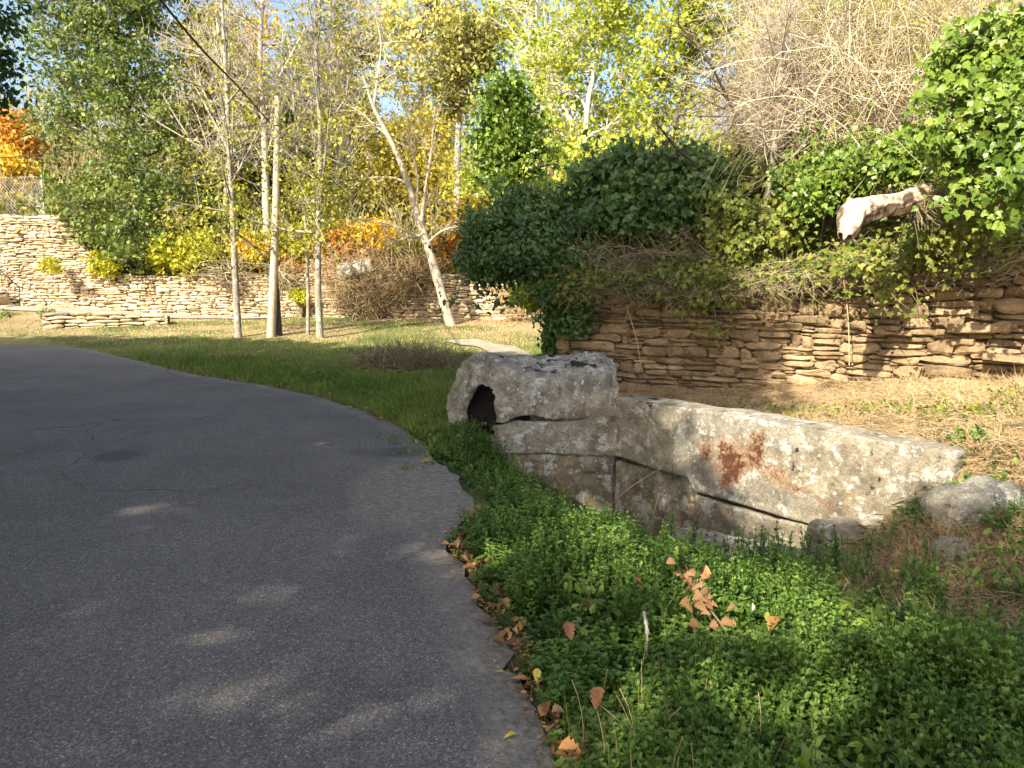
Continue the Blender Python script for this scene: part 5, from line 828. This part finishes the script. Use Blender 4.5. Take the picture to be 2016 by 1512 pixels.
def weeds(label, centers, rad, n, size, mat='ivy', hh=.1):
    mb = MB(); c = A(centers)[rng.integers(0, len(centers), n)]; p = c + rng.normal(size=(n, 3)) * A([rad, rad, 0]); p[:, 2] = H(p[:, 0], p[:, 1]) + rng.random(n) * hh; foliage(mb, p, 7, .05, size, LEAF8, .1, 1.); tag(mb.build('weeds', M[mat]), label, None, None, 'stuff')
weeds('green weeds climbing around the right end of the slab wall', [A(v) for v in [(2.95, 4.72, 0), (2.95, 4.6, 0), (3.02, 4.85, 0), (2.55, 4.75, 0), (2.5, 4.4, 0), (3.1, 5.1, 0), (2.9, 4.5, 0), (2.45, 4.4, 0)]], .08, 300, .04, 'mint', .1)
weeds('soft weeds growing against the fountain foundation', [A(v) for v in [(.15, 7.1, 0), (.35, 7.05, 0), (.55, 7.0, 0), (.75, 6.95, 0), (.95, 6.8, 0), (1.1, 6.6, 0), (.5, 6.8, 0), (.8, 6.6, 0), (0., 7.1, 0), (-.3, 7.4, 0), (-.5, 7.7, 0)]], .1, 900, .035, 'mint', .17)
weeds('dry soil weeds between the slab end and the mint', [A(v) for v in [(2.3, 5.2, 0), (2.45, 4.95, 0), (2.6, 4.7, 0), (2.2, 4.9, 0), (2.35, 4.6, 0), (2.1, 4.5, 0), (2.8, 4.4, 0)]], .14, 260, .032, 'ivyyellow', .08)
weeds('low leafy weeds in the verge grass left of the fountain', [A([*PZ(px_, py_)[:2], 0]) for px_, py_ in ((870, 845), (850, 860), (800, 810), (740, 790), (680, 770), (840, 820), (780, 790), (880, 880), (905, 905), (620, 750), (560, 735))], .22, 420, .05, 'mint', .12)
weeds('low yellow green weeds on the dry terrace', [A([2.6, 7.6, 0]), A([3.2, 7.0, 0]), A([3.6, 6.2, 0]), A([3.9, 5.6, 0]), A([2.3, 8.6, 0]), A([4.4, 6.4, 0])], .28, 320, .04, 'ivyyellow', .1)
# ------------------------------------------------------------------ fallen leaves
def leaf_obj(label, pos, size, mat, rz, tilt, group=None, roll=0):
    mb = MB(); cr = A([math.cos(rz), math.sin(rz), tilt]); X, Y, Z = frames(cr[None], A([[math.sin(roll), 0, math.cos(roll)]])); c = rng.uniform(.4, 2.)
    inst(mb, OAK[0] * A([1, 1, c]), OAK[1], A([[0, 0, 0.]]), X, Y, Z, A([size]), A([rng.random()]), 0, False)
    o = mb.build('fallen_leaf', M[mat]); o.location = [float(v) for v in pos]; return tag(o, label, 'leaf', group)
leaf_obj('flat pale yellow fallen leaf lying alone on the asphalt', PZ(990, 1455, .022), .055, 'yellowleaf', .4, .05)
leaf_obj('bright orange fallen leaf at the asphalt edge', PZ(1005, 1335, .03), .085, 'orangeleaf', -.3, .1)
leaf_obj('upright yellow leaf standing at the mint edge', PZ(1057, 1345, .05), .055, 'yellowleaf', 1.5, 1.6)
leaf_obj('tiny green yellow leaf on the road beside the orange leaf', PZ(975, 1322, .022), .035, 'yellowleaf', 0, .02)
leaf_obj('small tan leaf lying on the middle of the road', PZ(365, 992, .022), .07, 'deadleaf', 0, .1)
leaf_obj('large brown oak leaf at the bottom edge of the picture', PZ(1150, 1490, .05), .09, 'orangeleaf', 2.8, .1)
leaf_obj('single tan oak leaf lying flat on the asphalt edge', PZ(945, 1222, .02), .09, 'deadleaf', -.4, .03)
lab = 'dry brown oak leaf in the litter along the road edge'
es = REDGE[(REDGE[:, 1] > 2.1) & (REDGE[:, 1] < 5.2)]
for i in range(150):
    p = es[rng.integers(0, len(es))] + rng.normal(size=2) * .035 + A([.035, 0]); leaf_obj(lab, (p[0], p[1], .02 + rng.random() * .035), rng.uniform(.03, .07), 'orangeleaf' if rng.random() < .25 else 'deadleaf', rng.uniform(0, 6.28), rng.uniform(-.4, .6), 'oak leaves littering the road edge')
mb = MB(); n = 900; p = es[rng.integers(0, len(es), n)] + rng.normal(size=(n, 2)) * .06 + A([.05, 0]); X, Y, Z = frames(rdir(n) * A([1, 1, .4]), rdir(n) * .5 + A([0, 0, 1])); inst(mb, LEAF8[0], LEAF8[1], np.c_[p, .015 + rng.random(n) * .02], X, Y, Z, rng.uniform(.01, .03, n), rng.random(n)); tag(mb.build('leaf_crumbs', M['deadleaf']), 'crumbs of dry leaves along the asphalt edge', None, None, 'stuff')
q = REDGE[(REDGE[:, 1] > 7) & (REDGE[:, 1] < 15)]; mb = MB(); n = 260; p = q[rng.integers(0, len(q), n)] + rng.normal(size=(n, 2)) * .07; X, Y, Z = frames(rdir(n) * A([1, 1, .4]), rdir(n) * .5 + A([0, 0, 1])); inst(mb, LEAF8[0], LEAF8[1], np.c_[p, .03 + rng.random(n) * .02], X, Y, Z, rng.uniform(.03, .07, n), rng.random(n)); tag(mb.build('leaf_litter', M['deadleaf']), 'scattered dry leaves along the far road edge', None, None, 'stuff')
for i, (px, py, lb) in enumerate([(1155, 1195, 'brown leaf standing in the mint left of the withered twig'), (1125, 1262, 'small pinkish leaf caught in the mint by the road'), (1172, 1400, 'little reddish leaf caught low in the mint'), (1270, 1160, 'brown leaf above the mint left of the withered twig'), (1622, 1222, 'broad tan leaf on the dry patch right of the twig'), (1780, 1125, 'yellow leaf on the dry grass below the boulder')]):
    g = GM(px, py, .2 if px < 1500 else .05); leaf_obj(lb, g, .08, 'deadleaf' if px != 1780 else 'yellowleaf', rng.uniform(0, 6), .9 if px < 1300 else .1)
g = GM(1515, 1245, .2); leaf_obj('curled orange brown leaf on the mint right of the twig', g, .1, 'orangeleaf', 1., .3); 
# withered oak twig lying on the mint
ta, tb = GM(1345, 1135, .21), GM(1425, 1235, .23); root = empty('withered_oak_twig', ta, 'withered oak twig with a row of tan dry leaves lying on the mint', 'twig'); lo = Local(root); mb = MB(); tp = smooth_path([ta, (ta + tb) / 2 + A([-.02, 0, .03]), tb], 16); tubes(mb, tp[None], .005, 5, .5, cap=True); lo.put(mb, 'stem', M['twig'])
for i in range(38):
    p = tp[rng.integers(0, 16)] + rng.normal(size=3) * A([.03, .03, .02]); X, Y, Z = frames(A([[rng.normal(), rng.normal(), .2]]), A([[rng.normal() * .4, -.6, 1]])); mb = MB(); inst(mb, OAK[0] * A([1, 1, 2.6]), OAK[1], p[None], X, Y, Z, A([rng.uniform(.045, .075)]), A([rng.random()]), 0); lo.put(mb, 'leaf', M['tanleaf'])
mb = MB(); p = smooth_path([GM(1268, 1205, .25), GM(1274, 1245, .22), GM(1272, 1295, .12)], 14); tubes(mb, p[None], (.007 + .003 * np.sin(np.arange(14) * 2.1))[None], 7, .5, cap=True); tag(mb.build('lichened_stick', M['bark_grey']), 'short grey lichened stick poking out of the mint', 'stick')
for i, (pa, pm, pc_, lb) in enumerate([((1195, 1000, 6.3), (1240, 960, 6.3), (1295, 925, 6.6), 'long dry grass stalk slanting across the lower block'), ((1280, 1040, 6), (1290, 1000, 6), (1298, 970, 6.2), 'short dry stalk standing by the stained lower block'), ((1105, 760, 6.9), (1150, 790, 6.95), (1200, 810, 7.1), 'thin dry stalk drooping over the fountain side slab')]):
    mb = MB(); p = smooth_path([P(*pa), P(*pm), P(*pc_)], 14); tubes(mb, p[None], .0028, 4, .8); tag(mb.build('grass_stalk', M['straw']), lb, 'stalk')
tangle('dry_grass', 'dry grass tuft caught in the crevice of the fountain', [(P(1150, 808, 7.25), A([.22, .03, .025])), (P(1198, 795, 7.2), A([.04, .04, .1]))], 110, .14, .0018, 'straw', .3)
# ------------------------------------------------------------------ trees outside the picture on the left and behind, which shade the road
SH = [(-28, 22.5), (-14, 20.8), (-7, 20.2), (-3, 18.2), (0, 16.8), (4.6, 15.3), (5.3, 13.8), (4.0, 12), (3.6, 10), (3.0, 8.7), (1.8, 7.9), (1.3, 6.5), (1.3, 5.1), (2.9, 4.35), (5, 4.0), (8, 4.0), (8, -5), (-28, -5)]
def qp(px, py, z=.15): p = PZ(px, py, z); return proj(p[None])[0]
HOLES = [(qp(1520, 1290), .2, .14, .9), (qp(1240, 1190), .1, .08, .7), (qp(1040, 1050), .42, .2, 1.), (qp(1180, 1030), .35, .15, .8), (qp(1450, 1150, 0), .42, .28, .97), (qp(1430, 1310), .2, .2, .95), (qp(1600, 1170, 0), .35, .2, .6), (qp(890, 1450, 0), .3, .09, .6), (qp(1950, 1180, .2), .4, .3, .5), (qp(1300, 1120, -.1), .3, .2, .5), (qp(1330, 1420), .12, .1, .6)]
SHADERS = [((-9.6, -1.0), 'large dark leafed tree at the left of the road beside the camera'), ((-17.5, 5.5), 'second tall shade tree further along the left of the road'), ((1.9, -8.5), 'tall shade tree behind the camera on the right verge'), ((-9.5, -10.5), 'tall shade tree behind the camera on the left')]
ncl = 17000; q = np.stack([rng.uniform(-28, 8, ncl), rng.uniform(-5, 23, ncl)], 1); qj = q + rng.normal(size=q.shape) * .1; ok = inpoly(qj, SH); z = rng.uniform(7.0, 13.5, ncl)
for c_, ra, rb, pr in HOLES: ins = ((q[:, 0] - c_[0]) / (ra + .38)) ** 2 + ((q[:, 1] - c_[1]) / (rb + .38)) ** 2 < 1; ok &= ~(ins & (rng.random(ncl) < pr))
pos = np.c_[q, z]; pos[:, 0] += LD[0] / LD[2] * z; pos[:, 1] += LD[1] / LD[2] * z
yy = np.maximum(pos[:, 1], .05); u = np.abs(pos[:, 0]) / yy; vis = (pos[:, 1] > .05) & (u < .76) & ((pos[:, 2] - CH) / yy < .44); ok &= ~vis; pos = pos[ok]; sb = A([s[0] for s in SHADERS]); own = np.argmin(np.hypot(pos[:, :1] - sb[None, :, 0], pos[:, 1:2] - sb[None, :, 1]), 1); print('shade clusters', len(pos))
for i, (b, lb) in enumerate(SHADERS):
    cl = pos[own == i]; base = A([b[0], b[1], -.1]); root = empty('shade_tree', base, lb, 'tree'); lo = Local(root); cen = cl.mean(0); tip = A([b[0] * .6 + cen[0] * .4, b[1] * .6 + cen[1] * .4, 11.]); path = smooth_path([base, base + A([.1, .1, 3.]), (base + tip) / 2 + A([0, 0, 1.5]), tip], 24); rad = np.linspace(.42, .1, 24); mb = MB(); trunk_tube(mb, path, rad, 14); lo.put(mb, 'trunk', M['bark_dark'])
    mb = MB(); nl = 26; hub = cl[rng.integers(0, len(cl), nl)]; st = path[rng.integers(9, 22, nl)]; pth = bez(st, (st + hub) / 2 + A([0, 0, .6]), hub, 12); tubes(mb, pth, np.linspace(.1, .03, 12)[None], 7); dd = np.linalg.norm(cl[:, None] - hub[None], axis=2).argmin(1); s = pth[dd, rng.integers(6, 12, len(cl))]; tubes(mb, bez(s, (s + cl) / 2, cl, 5), np.linspace(.025, .01, 5)[None], 3)
    if i == 0:      # the low bough whose leaves show in the top left corner
        hb = A([P(-40, 90, 6.3), P(-30, 170, 6.2), P(10, 60, 6.5), P(5, 150, 6.1)]); s0 = np.repeat(path[12][None], 4, 0); bp = bez(s0, (s0 + hb) / 2 + A([0, 0, .5]), hb, 14); tubes(mb, bp, np.linspace(.07, .012, 14)[None], 6)
    lo.put(mb, 'limbs', M['bark_dark']); mb = MB(); foliage(mb, cl, 15, .45, .3, LEAF4, .2, .9, flat=.5)
    if i == 0:
        c2, _ = clusters([B(5, 45, 6.4, 26), B(-10, 110, 6.2, 38), B(12, 158, 6.1, 26), B(-5, 195, 6.2, 24), B(35, 10, 6.5, 16), B(40, 178, 6.1, 14), B(-50, 150, 6.1, 60)], 150, 2.5); foliage(mb, c2, 9, .09, .055, LEAF8, .5, .6)
    lo.put(mb, 'crown', M['ivydark'])
# ------------------------------------------------------------------ light, sky, camera
w = bpy.data.worlds.new('World'); scene.world = w; w.use_nodes = True; nt = w.node_tree; bgn = nt.nodes['Background']; sky = nt.nodes.new('ShaderNodeTexSky'); sky.sky_type = 'NISHITA'; sky.sun_disc = False; sky.sun_elevation = SUN_EL; sky.sun_rotation = math.atan2(-LD[0], -LD[1]); sky.air_density = 1.; sky.dust_density = 4.; sky.ozone_density = 1.
nt.links.new(sky.outputs[0], bgn.inputs[0]); bgn.inputs[1].default_value = .125
sl = bpy.data.lights.new('sun', 'SUN'); sl.energy = 5.; sl.angle = R(.53); sl.color = (1., .89, .71); so = bpy.data.objects.new('sun', sl); COL.objects.link(so); so.rotation_euler = Vector(LD.tolist()).to_track_quat('-Z', 'Y').to_euler(); so.location = (-10, -12, 20)
cd = bpy.data.cameras.new('camera'); cd.sensor_width = 36; cd.lens = 36 * FPX / 2016; cd.clip_end = 1000; cd.clip_start = .05; co = bpy.data.objects.new('camera', cd); COL.objects.link(co); co.location = (0, 0, CH); co.rotation_euler = (math.pi / 2 - PITCH, 0, 0); scene.camera = co
scene.view_settings.view_transform = 'Standard'; scene.view_settings.look = 'None'; scene.view_settings.exposure = 1.42; scene.view_settings.gamma = 1
scene.cycles.max_bounces = 8; scene.cycles.transparent_max_bounces = 4; scene.cycles.diffuse_bounces = 4
